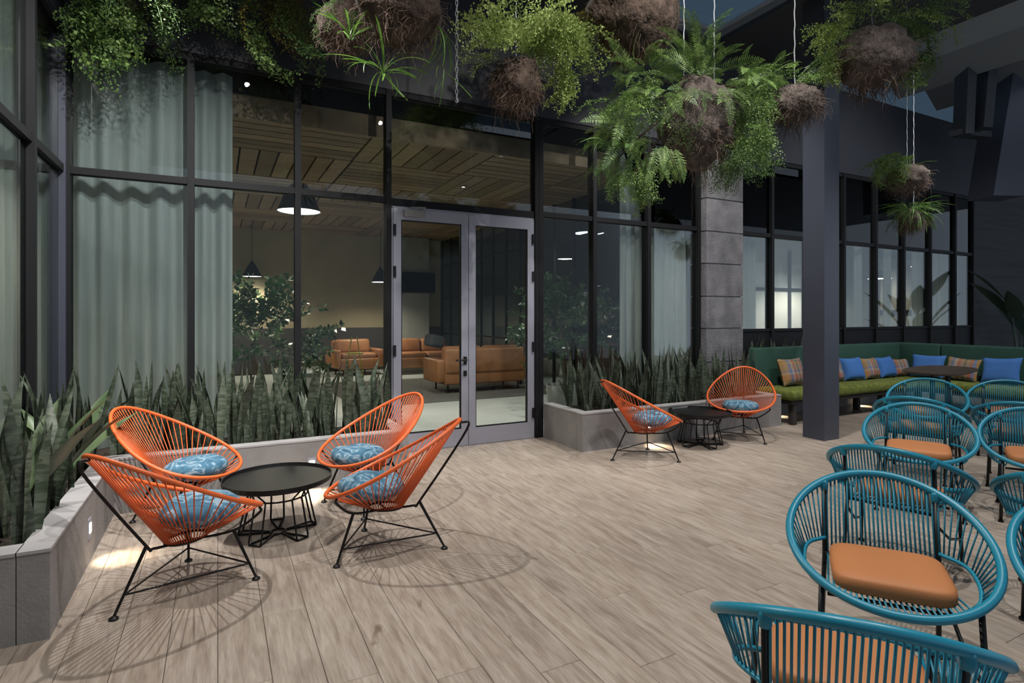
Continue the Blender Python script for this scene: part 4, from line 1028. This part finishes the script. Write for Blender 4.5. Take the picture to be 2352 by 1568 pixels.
# pendant lamps, some of them unseen fills added behind curtains
def pendant(loc, r, h_, label, ztop, watts, cone=False):
    t = thing('pendant_lamp', label, 'lamp', loc, 0, 'lounge pendant lamps')
    prof = [(r, 0), (r * .97, .04 * h_), (r * .80, .35 * h_), (r * .62, .72 * h_), (r * .35, .92 * h_), (.03, h_), (0, h_)] if not cone else [(r, 0), (r * .9, .15 * h_), (r * .55, .55 * h_), (r * .18, .9 * h_), (.02, h_), (0, h_)]
    MB().lathe(prof, 28).build('shade', 'lampblack', t, True)
    MB().lathe([(0, .045 * h_ + .004), (r * .93, .045 * h_ + .004), (r * .95, .02 * h_)], 28).build('diffuser', 'bulb', t)
    MB().tube([(0, 0, h_), (0, 0, ztop - loc[2])], .006, 5).build('cable', 'black', t)
    l = bpy.data.lights.new('pendant_light', 'SPOT'); l.energy = watts * 3.2; l.color = (1, .86, .66); l.spot_size = radians(150); l.spot_blend = .6; l.shadow_soft_size = r * .7
    o = bpy.data.objects.new('pendant_light', l); COL.objects.link(o); o.parent = t; o.location = (0, 0, -.03)
ZL = 3.61
pendant((1.04, 8.69, 2.98), .30, .42, 'big black dome pendant glowing behind the bay left of the doors', ZL, 60)
pendant((6.35, 9.05, 3.06), .30, .42, 'big black dome pendant glowing behind the bay right of the doors', ZL, 50)
pendant((.73, 15.0, 2.41), .22, .38, 'small black cone pendant by the back wall above the big shrub', ZL, 45, True)
pendant((3.55, 13.9, 2.29), .22, .38, 'small black cone pendant half hidden by the left door jamb', ZL, 45, True)
pendant((-.55, 9.3, 2.95), .26, .38, 'added unseen pendant behind the long grey curtain left of the doors', ZL, 60, True)  # unseen lamp added to light the lounge, kept behind the curtain
pendant((6.35, 7.35, 2.95), .26, .38, 'added unseen pendant brightening the pale curtain beside the stone pillar', 3.66, 25)  # unseen lamp added so this curtain glows from inside
pendant((-2.45, 4.9, 2.95), .26, .38, 'added unseen pendant brightening the side curtain at the left edge', 3.92, 75)  # unseen lamp added to brighten the side curtain from its room
pendant((11.9, 8.1, 2.5), .28, .36, 'black pendant in the bright white far room', 3.66, 65)
pendant((16.3, 8.2, 2.75), .3, .25, 'flat pendant glowing in the far bay below the moss ball', 3.66, 25)
pendant((14.0, 8.0, 2.35), .26, .2, 'flat pendant glowing in the bay just past the column', 3.66, 28)
pendant((8.4, 8.0, 2.95), .26, .38, 'added unseen pendant behind the curtain of the first bay past the pillar', 3.66, 30)  # unseen lamp added to light the curtain from behind
pendant((8.1, 12.6, 2.95), .22, .38, 'small black pendant beyond the steel partition', 3.66, 70, True)
pendant((18.6, 8.0, 2.8), .26, .3, 'flat pendant behind the lit pale curtain near the end wall', 3.66, 50)

for (x, y, lb) in ((3.34, 6.75, 'small recessed downlight in the wooden ceiling above the doors'), (3.6, 8.7, 'recessed downlight in the wooden ceiling before the sofas')):
    t = thing('recessed_downlight', lb, 'light', (x, y, 3.60), 0, 'recessed downlights')
    MB().lathe([(.05, .012), (.05, -.004), (.038, -.004), (.036, .008)], 18).build('bezel', 'lampblack', t); MB().lathe([(0, .006), (.036, .006)], 18).build('lens', 'bulb', t)
    l = bpy.data.lights.new('downlight_beam', 'SPOT'); l.energy = 130; l.color = (1, .95, .86); l.spot_size = radians(85); l.spot_blend = .7; l.shadow_soft_size = .03
    o = bpy.data.objects.new('downlight_beam', l); COL.objects.link(o); o.parent = t; o.location = (0, 0, -.02)
# ---- ceiling spotlights of the terrace and added unseen fill spots in the same cans
for k, (p, tg, wt, cone, colr) in enumerate(SPOTS):
    t = thing('ceiling_and_fill_spot', ['ceiling spotlight by the main glass above the near orange chairs', 'ceiling spotlight above the open floor', 'ceiling spotlight above the double doors', 'ceiling spotlight above the far orange chairs', 'ceiling spotlight above the front blue armchairs', 'ceiling spotlight above the rear blue armchairs', 'ceiling spotlight above the corner bench', 'added unseen fill spot washing the curtains by the corner post', 'added unseen fill spot washing the front around the double doors', 'added unseen fill spot washing the far glass front', 'added unseen fill spot washing the side glass', 'added unseen fill spot brightening the biggest hanging ferns'][k], 'light', p, 0, 'terrace ceiling spotlights')
    d = (Vector(tg) - Vector(p)).normalized(); q = d.to_track_quat('-Z', 'Y')
    can = MB().lathe([(0, .2), (.05, .2), (.055, .02), (.06, .0), (.05, .0), (.045, .05), (0, .05)], 18).build('can', 'black', t, True); can.rotation_euler = q.to_euler()
    MB().tube([(0, 0, .12), (0, 0, CEIL - p[2])], .01, 6).build('stem', 'black', t)
    l = bpy.data.lights.new('spot_beam', 'SPOT'); l.energy = wt; l.color = colr; l.spot_size = radians(cone); l.spot_blend = .7; l.shadow_soft_size = .03
    lo_ = bpy.data.objects.new('spot_beam', l); COL.objects.link(lo_); lo_.parent = t; lo_.location = d * .03; lo_.rotation_euler = q.to_euler()
